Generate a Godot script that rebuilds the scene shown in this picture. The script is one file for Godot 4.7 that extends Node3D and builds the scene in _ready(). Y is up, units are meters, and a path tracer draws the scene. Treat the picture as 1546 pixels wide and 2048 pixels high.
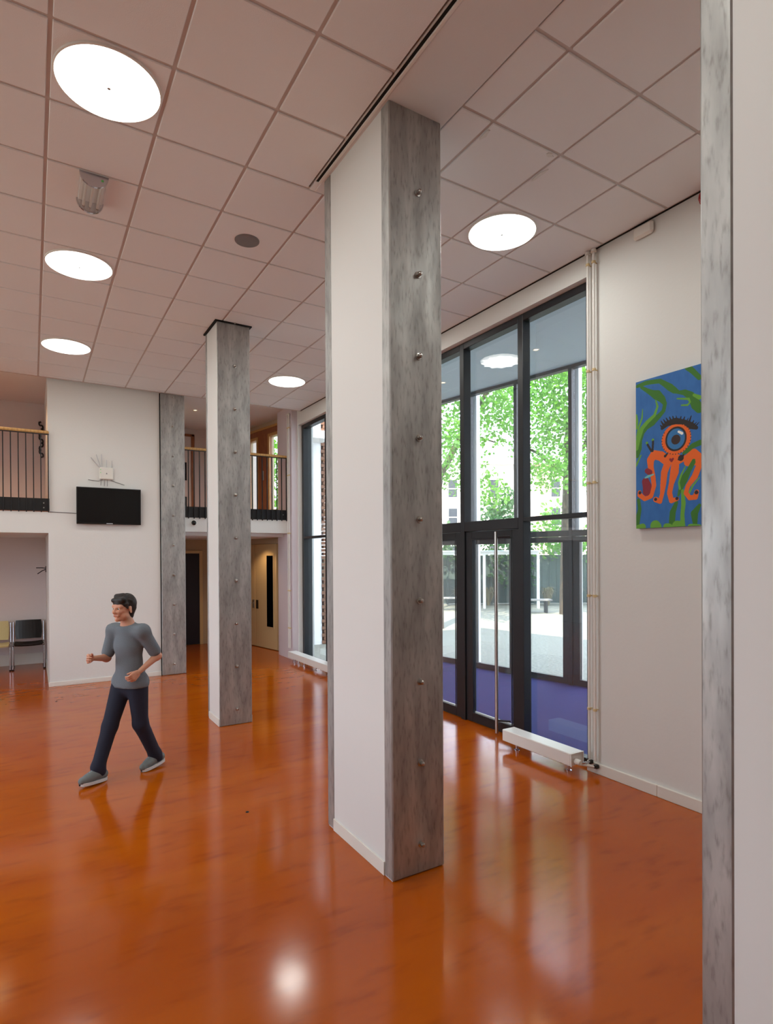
extends Node3D
# A school hall with an orange linoleum floor, galvanised columns, a glazed entrance lobby and a mezzanine.
# Floor at y = 0, x towards the entrance screen, -z along the row of columns.

const HC := 4.669          # hall ceiling
const MC := 4.82           # mezzanine ceiling
const GX := 0.1006         # ceiling grid origin
const GZ := -3.3717
const EYE := 1.955

var M := {}
var boxes := {}
var used := {}
var rng := RandomNumberGenerator.new()


func _ready() -> void:
	rng.seed = 7
	set_camera()
	set_sky()
	make_materials()
	build_shell()
	build_ceiling()
	build_far_end()
	build_entrance()
	build_outside()
	build_columns()
	build_lamps()
	build_fittings()
	build_furniture()
	build_person()


func set_camera() -> void:
	var c := Camera3D.new()
	c.name = "camera"
	c.projection = Camera3D.PROJECTION_FRUSTUM
	c.near = 0.05
	c.far = 300.0
	var f := 1164.46
	c.size = c.near * 2048.0 / f
	c.frustum_offset = Vector2(c.near * (773.0 - 763.2) / f, c.near * (1119.63 - 1024.0) / f)
	c.basis = Basis(Vector3.UP, -0.5409) * Basis(Vector3.RIGHT, -0.0062) * Basis(Vector3.BACK, -0.0056)
	c.position = Vector3(0, EYE, 0)
	add_child(c)
	c.current = true


func set_sky() -> void:
	var sky := ProceduralSkyMaterial.new()
	sky.sky_top_color = Color(0.84, 0.91, 1.0)
	sky.sky_horizon_color = Color(0.97, 0.98, 1.0)
	sky.ground_horizon_color = Color(0.80, 0.82, 0.84)
	sky.ground_bottom_color = Color(0.55, 0.56, 0.56)
	sky.sky_energy_multiplier = 3.3
	sky.ground_energy_multiplier = 1.5
	sky.sun_angle_max = 2.0
	var e := Environment.new()
	e.background_mode = Environment.BG_SKY
	e.sky = Sky.new()
	e.sky.sky_material = sky
	e.tonemap_mode = Environment.TONE_MAPPER_LINEAR
	e.tonemap_exposure = 0.36
	e.sdfgi_enabled = true
	e.ssao_enabled = true
	e.ssil_enabled = true
	var w := WorldEnvironment.new()
	w.name = "world"
	w.environment = e
	add_child(w)
	var sun := DirectionalLight3D.new()
	sun.name = "sun"
	sun.light_energy = 12.0
	sun.light_color = Color(1.0, 0.96, 0.88)
	sun.light_angular_distance = 0.6
	sun.shadow_enabled = true
	add_child(sun)
	sun.look_at_from_position(Vector3.ZERO, Vector3(0.45, -0.62, -0.35), Vector3.UP)


# ---------------------------------------------------------------- helpers

func numbered(called: String) -> String:
	if not used.has(called):
		used[called] = 0
		return called
	used[called] += 1
	return "%s_%03d" % [called, used[called]]


func tag(o: Node, label: String, category: String, group := "", kind := "") -> void:
	o.set_meta("label", label)
	o.set_meta("category", category)
	if group:
		o.set_meta("group", group)
	if kind:
		o.set_meta("kind", kind)


func thing(called: String, label: String, category: String, at := Vector3.ZERO, turn := 0.0, group := "", kind := "") -> Node3D:
	var o := Node3D.new()
	o.name = numbered(called)
	add_child(o)
	o.position = at
	o.rotation.y = turn
	tag(o, label, category, group, kind)
	return o


func part(parent: Node, called: String, mesh: Mesh, m: Material, at := Vector3.ZERO, b := Basis()) -> MeshInstance3D:
	var o := MeshInstance3D.new()
	o.name = called
	o.mesh = mesh
	o.material_override = m
	o.transform = Transform3D(b, at)
	parent.add_child(o, true)
	return o


func single(called: String, mesh: Mesh, m: Material, at: Vector3, label: String, category: String, group := "", kind := "", b := Basis()) -> MeshInstance3D:
	var o := part(self, numbered(called), mesh, m, at, b)
	tag(o, label, category, group, kind)
	return o


func tri(st: SurfaceTool, a: Vector3, b: Vector3, c: Vector3, centre: Vector3) -> void:
	var n := (b - a).cross(c - a)
	if n.dot((a + b + c) / 3.0 - centre) > 0.0:   # front faces run clockwise
		st.add_vertex(a); st.add_vertex(c); st.add_vertex(b)
	else:
		st.add_vertex(a); st.add_vertex(b); st.add_vertex(c)


func quad(st: SurfaceTool, a: Vector3, b: Vector3, c: Vector3, d: Vector3, centre: Vector3) -> void:
	tri(st, a, b, c, centre)
	tri(st, a, c, d, centre)


func begin() -> SurfaceTool:
	var st := SurfaceTool.new()
	st.begin(Mesh.PRIMITIVE_TRIANGLES)
	st.set_smooth_group(-1)
	return st


func done(st: SurfaceTool) -> ArrayMesh:
	st.generate_normals()
	return st.commit()


# a box between two corners added to a SurfaceTool, its edges chamfered by b
func add_box(st: SurfaceTool, lo: Vector3, hi: Vector3, b := 0.0) -> void:
	var c := (lo + hi) / 2.0
	var s := (hi - lo) / 2.0
	s = s.abs()
	b = minf(b, minf(s.x, minf(s.y, s.z)) * 0.8)
	for ax in 3:
		var u := (ax + 1) % 3
		var v := (ax + 2) % 3
		for sg in [-1.0, 1.0]:
			var p := []
			for k in [[-1, -1], [1, -1], [1, 1], [-1, 1]]:
				var q := Vector3.ZERO
				q[ax] = sg * s[ax]
				q[u] = k[0] * (s[u] - b)
				q[v] = k[1] * (s[v] - b)
				p.append(c + q)
			quad(st, p[0], p[1], p[2], p[3], c)
	if b <= 0.0:
		return
	for ax in 3:
		var u := (ax + 1) % 3
		var v := (ax + 2) % 3
		for su in [-1.0, 1.0]:
			for sv in [-1.0, 1.0]:
				var p := []
				for k in [[-1, 0], [1, 0], [1, 1], [-1, 1]]:
					var q := Vector3.ZERO
					q[ax] = k[0] * (s[ax] - b)
					q[u] = su * (s[u] - (b if k[1] else 0.0))
					q[v] = sv * (s[v] - (0.0 if k[1] else b))
					p.append(c + q)
				quad(st, p[0], p[1], p[2], p[3], c)
	for sx in [-1.0, 1.0]:
		for sy in [-1.0, 1.0]:
			for sz in [-1.0, 1.0]:
				tri(st, c + Vector3(sx * s.x, sy * (s.y - b), sz * (s.z - b)), c + Vector3(sx * (s.x - b), sy * s.y, sz * (s.z - b)), c + Vector3(sx * (s.x - b), sy * (s.y - b), sz * s.z), c)


# centred chamfered box, shared between alike pieces
func bb(x: float, y: float, z: float, b := 0.003) -> ArrayMesh:
	var key := "%.4f %.4f %.4f %.4f" % [x, y, z, b]
	if not boxes.has(key):
		var st := begin()
		add_box(st, Vector3(-x, -y, -z) / 2.0, Vector3(x, y, z) / 2.0, b)
		boxes[key] = done(st)
	return boxes[key]


# a part that is a box between two corners
func bpart(parent: Node, called: String, m: Material, lo: Vector3, hi: Vector3, b := 0.003) -> MeshInstance3D:
	var s := (hi - lo).abs()
	return part(parent, called, bb(s.x, s.y, s.z, b), m, (lo + hi) / 2.0)


# several boxes joined into one mesh
func boxed(list: Array, b := 0.0) -> ArrayMesh:
	var st := begin()
	for k in list:
		add_box(st, Vector3(minf(k[0], k[1]), minf(k[2], k[3]), minf(k[4], k[5])), Vector3(maxf(k[0], k[1]), maxf(k[2], k[3]), maxf(k[4], k[5])), b)
	return done(st)


func lathe(profile: Array, n := 24) -> ArrayMesh:   # profile of Vector2(radius, height), smooth round the axis, flat along it
	var st := begin()
	for i in profile.size() - 1:
		var a: Vector2 = profile[i]
		var b: Vector2 = profile[i + 1]
		var sl := Vector2(b.y - a.y, a.x - b.x)
		if sl.length() < 1e-9:
			continue
		sl = sl.normalized()
		for k in n:
			var t0 := TAU * k / n
			var t1 := TAU * (k + 1) / n
			var d0 := Vector3(cos(t0), 0, sin(t0))
			var d1 := Vector3(cos(t1), 0, sin(t1))
			var ps := [d0 * a.x + Vector3(0, a.y, 0), d1 * a.x + Vector3(0, a.y, 0), d1 * b.x + Vector3(0, b.y, 0), d0 * b.x + Vector3(0, b.y, 0)]
			var ns := [d0 * sl.x + Vector3(0, sl.y, 0), d1 * sl.x + Vector3(0, sl.y, 0), d1 * sl.x + Vector3(0, sl.y, 0), d0 * sl.x + Vector3(0, sl.y, 0)]
			for j in [0, 1, 2, 0, 2, 3]:
				st.set_normal(ns[j])
				st.add_vertex(ps[j])
	return st.commit()


func tube(points: Array, r: float, n := 10, st: SurfaceTool = null) -> ArrayMesh:
	var own := st == null
	if own:
		st = begin()
	var rings := []
	var up := Vector3.UP
	for i in points.size():
		var p: Vector3 = points[i]
		var t: Vector3 = ((points[mini(i + 1, points.size() - 1)] as Vector3) - (points[maxi(i - 1, 0)] as Vector3)).normalized()
		if absf(t.dot(up)) > 0.95:
			up = Vector3.RIGHT if absf(t.x) < 0.9 else Vector3.BACK
		var x := up.cross(t).normalized()
		var y := t.cross(x).normalized()
		up = y
		var ring := []
		for k in n:
			var a := TAU * k / n
			ring.append([p + (x * cos(a) + y * sin(a)) * r, x * cos(a) + y * sin(a)])
		rings.append(ring)
	for i in points.size() - 1:
		for k in n:
			var k2 := (k + 1) % n
			for q in [rings[i][k], rings[i + 1][k], rings[i + 1][k2], rings[i][k], rings[i + 1][k2], rings[i][k2]]:
				st.set_normal(q[1])
				st.add_vertex(q[0])
	for e in [0, points.size() - 1]:
		var t: Vector3 = ((points[1] as Vector3) - (points[0] as Vector3)).normalized() * -1.0 if e == 0 else ((points[e] as Vector3) - (points[e - 1] as Vector3)).normalized()
		for k in n:
			st.set_normal(t)
			st.add_vertex(points[e])
			st.set_normal(t)
			st.add_vertex(rings[e][k][0])
			st.set_normal(t)
			st.add_vertex(rings[e][(k + 1) % n][0])
	return st.commit() if own else null


# a flat outline in x and y pushed from z0 to z1
func prism(poly: PackedVector2Array, z0: float, z1: float) -> ArrayMesh:
	var st := begin()
	var c := Vector3.ZERO
	for p in poly:
		c += Vector3(p.x, p.y, 0) / poly.size()
	c.z = (z0 + z1) / 2.0
	var ids := Geometry2D.triangulate_polygon(poly)
	for i in range(0, ids.size(), 3):
		for z in [z0, z1]:
			tri(st, Vector3(poly[ids[i]].x, poly[ids[i]].y, z), Vector3(poly[ids[i + 1]].x, poly[ids[i + 1]].y, z), Vector3(poly[ids[i + 2]].x, poly[ids[i + 2]].y, z), Vector3(poly[ids[i]].x, poly[ids[i]].y, c.z))
	for i in poly.size():
		var a := poly[i]
		var b := poly[(i + 1) % poly.size()]
		quad(st, Vector3(a.x, a.y, z0), Vector3(b.x, b.y, z0), Vector3(b.x, b.y, z1), Vector3(a.x, a.y, z1), c)
	return done(st)


func noise_tex(freq: float, ramp: Array, seed_n := 1, kind := FastNoiseLite.TYPE_SIMPLEX_SMOOTH, size := 512, octaves := 4, tiles := true) -> NoiseTexture2D:
	var n := FastNoiseLite.new()
	n.noise_type = kind
	n.frequency = freq
	n.seed = seed_n
	n.fractal_octaves = octaves
	var t := NoiseTexture2D.new()
	t.width = size
	t.height = size
	t.seamless = tiles
	t.noise = n
	if ramp.size():
		var g := Gradient.new()
		g.offsets = PackedFloat32Array(ramp.map(func(k): return k[0]))
		g.colors = PackedColorArray(ramp.map(func(k): return k[1]))
		t.color_ramp = g
	return t


func ripple() -> ImageTexture:     # finely graded heights, so that the polish stays smooth
	var n := FastNoiseLite.new()
	n.noise_type = FastNoiseLite.TYPE_SIMPLEX_SMOOTH
	n.seed = 41
	n.frequency = 0.11
	n.fractal_type = FastNoiseLite.FRACTAL_NONE
	var data := PackedFloat32Array()
	data.resize(1024 * 1024)
	for y in 1024:
		for x in 1024:
			data[y * 1024 + x] = 0.5 + 0.5 * n.get_noise_2d(x, y)
	return ImageTexture.create_from_image(Image.create_from_data(1024, 1024, false, Image.FORMAT_RF, data.to_byte_array()))


func mat(called: String, c: Color, rough := 0.6, metal := 0.0) -> StandardMaterial3D:
	var m := StandardMaterial3D.new()
	m.resource_name = called
	m.albedo_color = c
	m.roughness = rough
	m.metallic = metal
	M[called] = m
	return m


func triplanar(m: StandardMaterial3D, per_metre: float) -> void:
	m.uv1_triplanar = true
	m.uv1_world_triplanar = true
	m.uv1_scale = Vector3.ONE * per_metre


func grey(v: float) -> Color:
	return Color(v, v, v)


func make_materials() -> void:
	var m := mat("plaster", Color(0.89, 0.89, 0.875), 0.75)
	m.heightmap_enabled = true
	m.heightmap_texture = noise_tex(0.06, [], 3, FastNoiseLite.TYPE_SIMPLEX_SMOOTH, 256, 3)
	m.heightmap_scale = 0.05
	triplanar(m, 1.5)
	mat("panel_white", Color(0.89, 0.89, 0.88), 0.55)
	mat("skirting", Color(0.90, 0.885, 0.85), 0.45)
	mat("corridor_wall", Color(0.78, 0.71, 0.60), 0.7)
	mat("upper_wall", Color(0.87, 0.83, 0.82), 0.75)
	mat("jamb_lilac", Color(0.86, 0.82, 0.84), 0.7)
	mat("soffit_paint", Color(0.90, 0.90, 0.90), 0.8)
	m = mat("ceiling_tile", Color(0.93, 0.935, 0.94), 0.9)
	m.heightmap_enabled = true
	m.heightmap_texture = noise_tex(0.25, [], 9, FastNoiseLite.TYPE_SIMPLEX_SMOOTH, 256, 2)
	m.heightmap_scale = 0.04
	triplanar(m, 2.0)
	mat("ceiling_grid", Color(0.80, 0.76, 0.74), 0.5)
	mat("slab", Color(0.55, 0.54, 0.53), 0.9)
	mat("shadow_gap", Color(0.03, 0.03, 0.03), 0.8)
	# marbled orange linoleum under a worn polish
	m = mat("linoleum", Color(1, 1, 1), 0.135)
	m.metallic_specular = 0.45
	m.albedo_texture = noise_tex(0.004, [[0.0, Color(0.64, 0.28, 0.010)], [0.35, Color(0.685, 0.32, 0.010)], [0.5, Color(0.71, 0.345, 0.010)], [0.68, Color(0.68, 0.31, 0.010)], [1.0, Color(0.74, 0.38, 0.02)]], 21, FastNoiseLite.TYPE_SIMPLEX_SMOOTH, 2048, 6, false)
	m.uv1_triplanar = true
	m.uv1_world_triplanar = true
	for t: NoiseTexture2D in [m.albedo_texture]:
		t.width = 700            # the marbling is drawn out along x
	m.uv1_scale = Vector3.ONE * 0.055      # one picture for the whole floor, so that nothing repeats
	m.uv1_offset = Vector3(0.5, 0.5, 0.75)
	m.detail_enabled = true
	m.detail_blend_mode = BaseMaterial3D.BLEND_MODE_MUL
	m.detail_albedo = noise_tex(0.05, [[0.0, Color(0.88, 0.85, 0.82)], [0.26, Color(0.975, 0.965, 0.96)], [0.42, Color(1, 1, 1)], [1.0, Color(1, 1, 1)]], 33, FastNoiseLite.TYPE_SIMPLEX, 2048, 6, false)
	(m.detail_albedo as NoiseTexture2D).width = 600
	m.detail_uv_layer = BaseMaterial3D.DETAIL_UV_1
	m.heightmap_enabled = true
	m.heightmap_texture = ripple()
	m.heightmap_scale = 0.012
	# galvanised plate: blotchy zinc
	m = mat("zinc", Color(1, 1, 1), 1.0, 0.75)
	m.albedo_texture = noise_tex(0.008, [[0.0, Color(0.58, 0.58, 0.57)], [0.35, Color(0.66, 0.66, 0.65)], [0.6, Color(0.70, 0.70, 0.69)], [1.0, Color(0.77, 0.77, 0.755)]], 5, FastNoiseLite.TYPE_SIMPLEX_SMOOTH, 1024, 7)
	m.roughness_texture = noise_tex(0.012, [[0.0, grey(0.44)], [1.0, grey(0.66)]], 6, FastNoiseLite.TYPE_SIMPLEX_SMOOTH, 512, 4)
	m.heightmap_enabled = true
	m.heightmap_texture = noise_tex(0.012, [], 8, FastNoiseLite.TYPE_SIMPLEX_SMOOTH, 512, 3)
	m.heightmap_scale = 0.03
	m.uv1_triplanar = true
	m.uv1_world_triplanar = true
	m.uv1_scale = Vector3(0.9, 0.2, 0.9)
	m.uv1_offset = Vector3(0.3, 0.02, 0.1)
	m.detail_enabled = true
	m.detail_blend_mode = BaseMaterial3D.BLEND_MODE_MUL
	m.detail_uv_layer = BaseMaterial3D.DETAIL_UV_1
	m.detail_albedo = noise_tex(0.035, [[0.0, Color(0.82, 0.81, 0.80)], [0.3, Color(0.96, 0.96, 0.96)], [0.5, Color(1, 1, 1)], [1.0, Color(1, 1, 1)]], 71, FastNoiseLite.TYPE_SIMPLEX, 1024, 5)
	mat("steel", Color(0.72, 0.71, 0.69), 0.28, 1.0)
	mat("chrome", Color(0.80, 0.80, 0.82), 0.15, 1.0)
	mat("anthracite", Color(0.115, 0.125, 0.14), 0.38)
	mat("black_metal", Color(0.06, 0.06, 0.07), 0.45)
	mat("white_enamel", Color(0.92, 0.91, 0.89), 0.3)
	mat("white_plastic", Color(0.90, 0.89, 0.86), 0.4)
	mat("grey_plastic", Color(0.50, 0.49, 0.49), 0.6)
	mat("screen_black", Color(0.012, 0.012, 0.014), 0.22)
	mat("bezel_black", Color(0.02, 0.02, 0.022), 0.35)
	mat("logo_grey", Color(0.75, 0.75, 0.76), 0.4)
	mat("led_green", Color(0.45, 0.9, 0.5), 0.4)
	mat("alarm_red", Color(0.62, 0.03, 0.03), 0.35)
	m = mat("clear_acrylic", Color(0.85, 0.85, 0.85, 0.22), 0.08)
	m.transparency = BaseMaterial3D.TRANSPARENCY_ALPHA
	m = mat("glass", Color(0.75, 0.85, 0.88, 0.03), 0.0)
	m.transparency = BaseMaterial3D.TRANSPARENCY_ALPHA
	mat("dark_glass", Color(0.012, 0.015, 0.025), 0.04)
	m = mat("oak", Color(1, 1, 1), 0.5)
	m.albedo_texture = noise_tex(0.02, [[0.0, Color(0.70, 0.52, 0.30)], [0.5, Color(0.80, 0.63, 0.38)], [1.0, Color(0.86, 0.70, 0.46)]], 12, FastNoiseLite.TYPE_SIMPLEX_SMOOTH, 256, 4)
	m.uv1_triplanar = true
	m.uv1_world_triplanar = true
	m.uv1_scale = Vector3(6, 1, 6)
	m = mat("brown_veneer", Color(1, 1, 1), 0.45)
	m.albedo_texture = noise_tex(0.02, [[0.0, Color(0.50, 0.29, 0.17)], [0.5, Color(0.60, 0.37, 0.22)], [1.0, Color(0.66, 0.43, 0.27)]], 14, FastNoiseLite.TYPE_SIMPLEX_SMOOTH, 256, 4)
	m.uv1_triplanar = true
	m.uv1_world_triplanar = true
	m.uv1_scale = Vector3(5, 0.7, 5)
	mat("cream_door", Color(0.86, 0.77, 0.58), 0.45)
	mat("blue_door", Color(0.045, 0.055, 0.14), 0.45)
	m = mat("entrance_mat", Color(1, 1, 1), 0.95)
	m.albedo_texture = noise_tex(0.2, [[0.0, Color(0.11, 0.12, 0.34)], [0.5, Color(0.155, 0.17, 0.45)], [1.0, Color(0.22, 0.24, 0.53)]], 17, FastNoiseLite.TYPE_SIMPLEX, 256, 3)
	triplanar(m, 3.0)
	mat("lobby_ceiling", Color(0.74, 0.80, 0.83), 0.8)
	mat("white_render", Color(0.93, 0.94, 0.95), 0.8)
	mat("cream_shell", Color(0.86, 0.80, 0.58), 0.4)
	mat("black_shell", Color(0.035, 0.03, 0.035), 0.4)
	mat("brick_a", Color(0.50, 0.36, 0.28), 0.9)
	m = mat("paving", Color(1, 1, 1), 0.85)
	m.albedo_texture = noise_tex(0.05, [[0.0, Color(0.42, 0.42, 0.38)], [0.5, Color(0.52, 0.52, 0.47)], [1.0, Color(0.60, 0.60, 0.55)]], 18, FastNoiseLite.TYPE_SIMPLEX, 512, 4)
	triplanar(m, 0.5)
	m = mat("leaf", Color(0.29, 0.45, 0.20), 0.6)
	m.backlight_enabled = true
	m.backlight = Color(0.5, 0.75, 0.2)
	m = mat("leaf_dark", Color(0.19, 0.32, 0.18), 0.6)
	m.backlight_enabled = true
	m.backlight = Color(0.25, 0.45, 0.15)
	mat("dry_grass", Color(0.45, 0.43, 0.32), 0.8)
	mat("bark", Color(0.30, 0.26, 0.20), 0.9)
	mat("fence_green", Color(0.24, 0.31, 0.29), 0.8)
	mat("house_brick", Color(0.84, 0.70, 0.62), 0.9)
	mat("house_white", Color(0.92, 0.91, 0.88), 0.8)
	mat("house_glass", Color(0.20, 0.22, 0.25), 0.1)
	mat("roof_dark", Color(0.30, 0.29, 0.29), 0.8)
	m = mat("spot_glow", Color(1, 0.95, 0.85), 0.4)
	m.emission_enabled = true
	m.emission = Color(1.0, 0.90, 0.72)
	m.emission_energy_multiplier = 8.0
	m = mat("lamp_glow", Color(0.95, 0.94, 0.90), 0.5)
	m.emission_enabled = true
	m.emission = Color(0.995, 1.0, 0.975)
	m.emission_energy_multiplier = 11.0
	m = mat("skin", Color(0.80, 0.58, 0.47), 0.55)
	m.subsurf_scatter_enabled = true
	m.subsurf_scatter_strength = 0.15
	mat("hair", Color(0.10, 0.07, 0.055), 0.6)
	m = mat("shirt_grey", Color(1, 1, 1), 0.9)
	m.albedo_texture = noise_tex(0.15, [[0.0, Color(0.36, 0.39, 0.42)], [1.0, Color(0.48, 0.51, 0.53)]], 61, FastNoiseLite.TYPE_SIMPLEX, 256, 3)
	triplanar(m, 4.0)
	m = mat("denim", Color(1, 1, 1), 0.85)
	m.albedo_texture = noise_tex(0.2, [[0.0, Color(0.075, 0.085, 0.15)], [1.0, Color(0.13, 0.15, 0.23)]], 62, FastNoiseLite.TYPE_SIMPLEX, 256, 3)
	triplanar(m, 5.0)
	mat("shoe_grey", Color(0.44, 0.47, 0.47), 0.7)
	mat("shoe_sole", Color(0.85, 0.85, 0.84), 0.6)
	mat("eye_white", Color(0.92, 0.91, 0.88), 0.2)
	mat("eye_dark", Color(0.09, 0.06, 0.05), 0.2)
	mat("lip", Color(0.66, 0.38, 0.34), 0.5)
	mat("canvas_edge", Color(0.14, 0.32, 0.52), 0.7)


# ---------------------------------------------------------------- the room

func shell(called: String, list: Array, m: Material, label: String, category := "wall") -> MeshInstance3D:
	return single(called, boxed(list), m, Vector3.ZERO, label, category, "", "structure")


func build_shell() -> void:
	shell("floor", [[-4.6, 4.50, -0.25, 0.0, -13.5, 4.1]], M.linoleum, "polished orange marbled linoleum floor of the hall", "floor")
	shell("wall_right", [
		[4.33, 4.64, 0, 5.0, -3.57, 4.1], [4.33, 4.64, 0, 5.0, -7.70, -6.42],
		[4.33, 4.64, 4.475, 5.0, -6.42, -3.57], [4.33, 4.64, 4.44, 5.0, -10.25, -7.70],
		[4.33, 4.64, 0, 5.0, -10.30, -10.25]], M.plaster, "white plastered wall with the glazed entrance and the sea painting")
	shell("wall_left", [
		[-4.85, -4.55, 0, 5.0, -2.0, 4.1], [-4.85, -4.55, 0, 5.0, -13.5, -9.2],
		[-4.85, -4.55, 0, 0.9, -9.2, -2.0], [-4.85, -4.55, 4.3, 5.0, -9.2, -2.0]], M.plaster, "white wall with a long window on the side opposite the entrance")
	shell("wall_back", [[-4.85, 4.64, 0, 5.0, 4.1, 4.4]], M.plaster, "white wall of the hall behind the viewer")
	shell("roof", [[-5.0, 4.7, 5.0, 5.6, -13.9, 4.5], [4.7, 6.35, 5.0, 5.6, -9.25, -3.0]], M.roof_dark, "flat roof over the hall and the entrance lobby", "roof")
	# long window in the left wall
	var w := thing("window_2", "long anthracite framed window in the wall opposite the entrance", "window", Vector3(-4.70, 0, 0), 0.0, "", "structure")
	for z in [-9.17, -7.40, -5.60, -3.80, -2.03]:
		bpart(w, "mullion", M.anthracite, Vector3(-0.05, 0.9, z - 0.03), Vector3(0.05, 4.3, z + 0.03))
	for y in [0.93, 2.35, 4.27]:
		bpart(w, "rail", M.anthracite, Vector3(-0.05, y - 0.03, -9.2), Vector3(0.05, y + 0.03, -2.0))
	for k in [[-9.14, -7.43], [-7.37, -5.63], [-5.57, -3.83], [-3.77, -2.06]]:
		bpart(w, "pane", M.glass, Vector3(-0.004, 0.96, k[0]), Vector3(0.004, 2.32, k[1]), 0.0)
		bpart(w, "pane", M.glass, Vector3(-0.004, 2.38, k[0]), Vector3(0.004, 4.24, k[1]), 0.0)
	shell("canopy_left", [[-7.6, -4.86, 4.45, 4.62, -10.0, -1.0]], M.white_render, "white canopy outside the window opposite the entrance", "canopy")
	# skirting of the right wall, two boards that meet beside the painting
	var b := thing("baseboard_right", "off-white skirting boards along the wall under the sea painting", "skirting", Vector3.ZERO, 0.0, "", "structure")
	bpart(b, "board", M.skirting, Vector3(4.308, 0, -3.57), Vector3(4.33, 0.095, -2.881), 0.004)
	bpart(b, "board", M.skirting, Vector3(4.308, 0, -2.879), Vector3(4.33, 0.095, 0.5), 0.004)
	bpart(b, "board", M.skirting, Vector3(4.308, 0, 0.502), Vector3(4.33, 0.095, 4.1), 0.004)


func build_ceiling() -> void:
	var c := thing("ceiling", "suspended ceiling of square off-white acoustic tiles", "ceiling", Vector3.ZERO, 0.0, "", "structure")
	var x1 := 4.312
	var z1 := -10.08
	part(c, "ceiling_slab", boxed([[-4.85, 4.64, 4.90, 5.0, -10.3, 4.1]]), M.slab)
	part(c, "plain_field", boxed([[-4.55, -2.905, HC, HC + 0.03, z1, 4.1], [-2.905, 4.33, HC, HC + 0.03, 0.832, 4.1]]), M.ceiling_tile)
	var xs := []
	for i in range(-5, 8):
		xs.append(GX + 0.6 * i)
	var zs := []
	for j in range(-7, 12):
		zs.append(GZ - 0.6 * j)
	zs.append(z1)
	for j in zs.size() - 1:
		var za: float = zs[j]
		var zb: float = zs[j + 1]
		for i in xs.size():
			var xa: float = xs[i]
			var xb: float = xs[i + 1] if i + 1 < xs.size() else x1
			if za > -3.9:     # the plain strip that runs on from the near column
				if xa > 1.2 and xa < 1.4:
					xb = 1.775
				elif xa > 1.8 and xa < 2.0:
					xa = 2.246
			if xb - xa < 0.05:
				continue
			var tx := xb - xa - 0.022
			var tz := za - zb - 0.022
			if tz < 0.03:
				continue
			if is_equal_approx(tx, 0.578) and absf(tz - 0.578) < 0.001:
				part(c, "ceiling_tile", bb(0.578, 0.018, 0.578, 0.004), M.ceiling_tile, Vector3((xa + xb) / 2, HC + 0.009, (za + zb) / 2))
			else:
				bpart(c, "ceiling_tile", M.ceiling_tile, Vector3(xa + 0.011, HC, zb + 0.011), Vector3(xb - 0.011, HC + 0.018, za - 0.011), 0.004)
	for x in xs:
		var zn := 0.832
		if x > 1.8 and x < 2.0:
			zn = -3.97
		bpart(c, "t_bar", M.ceiling_grid, Vector3(x - 0.014, HC + 0.010, z1), Vector3(x + 0.014, HC + 0.030, zn), 0.0)
	for z in zs:
		if z > -3.9:
			bpart(c, "t_bar", M.ceiling_grid, Vector3(-2.9, HC + 0.0105, z - 0.014), Vector3(1.775, HC + 0.0305, z + 0.014), 0.0)
			bpart(c, "t_bar", M.ceiling_grid, Vector3(2.246, HC + 0.0105, z - 0.014), Vector3(x1, HC + 0.0305, z + 0.014), 0.0)
		else:
			bpart(c, "t_bar", M.ceiling_grid, Vector3(-2.9, HC + 0.0105, z - 0.014), Vector3(x1, HC + 0.0305, z + 0.014), 0.0)
	bpart(c, "edge_trim", M.ceiling_grid, Vector3(-4.55, HC - 0.002, z1 - 0.03), Vector3(4.33, 4.90, z1), 0.002)
	# torn corners of the tiles in front of the entrance
	for k in [[2.522, -2.88, 0.5, 0.08], [3.03, -2.80, 2.0, 0.055], [3.126, -2.99, 1.2, 0.13]]:
		var st := begin()
		var r := RandomNumberGenerator.new()
		r.seed = int(k[3] * 1000)
		var p := PackedVector2Array()
		for a in 9:
			var t := TAU * a / 9.0
			p.append(Vector2(cos(t) * k[3] * r.randf_range(0.4, 0.7), sin(t) * 0.018 * r.randf_range(0.5, 1.2)))
		part(c, "torn_edge", prism(p, -0.004, 0.004), M.panel_white, Vector3(k[0], HC - 0.002, k[1]), Basis(Vector3.UP, PI / 2 if k[3] != 0.055 else 0.0) * Basis(Vector3.RIGHT, PI / 2))
	# plain plastered strip between the two near columns, with its black slot
	var s := thing("trim_1", "plain plastered ceiling strip with a black slot leading to the near column", "trim", Vector3.ZERO, 0.0, "", "structure")
	bpart(s, "strip", M.soffit_paint, Vector3(1.822, HC - 0.004, -3.97), Vector3(2.246, HC + 0.03, 0.832), 0.003)
	bpart(s, "slot", M.shadow_gap, Vector3(1.781, HC + 0.001, -3.86), Vector3(1.803, HC + 0.040, 0.832), 0.0)
	bpart(s, "edge_profile", M.white_enamel, Vector3(1.803, HC - 0.008, -3.862), Vector3(1.822, HC + 0.03, 0.832), 0.002)
	bpart(s, "edge_profile", M.ceiling_grid, Vector3(1.774, HC - 0.004, -3.862), Vector3(1.781, HC + 0.03, 0.832), 0.001)
	bpart(s, "end_filler", M.ceiling_tile, Vector3(1.781, HC, -3.97), Vector3(1.822, HC + 0.03, -3.862), 0.0)
	single("trim_2", boxed([[4.313, 4.33, HC + 0.006, HC + 0.030, -10.08, 4.1]]), M.shadow_gap, Vector3.ZERO, "thin black shadow gap where the tiled ceiling meets the entrance wall", "trim", "", "structure")


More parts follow.
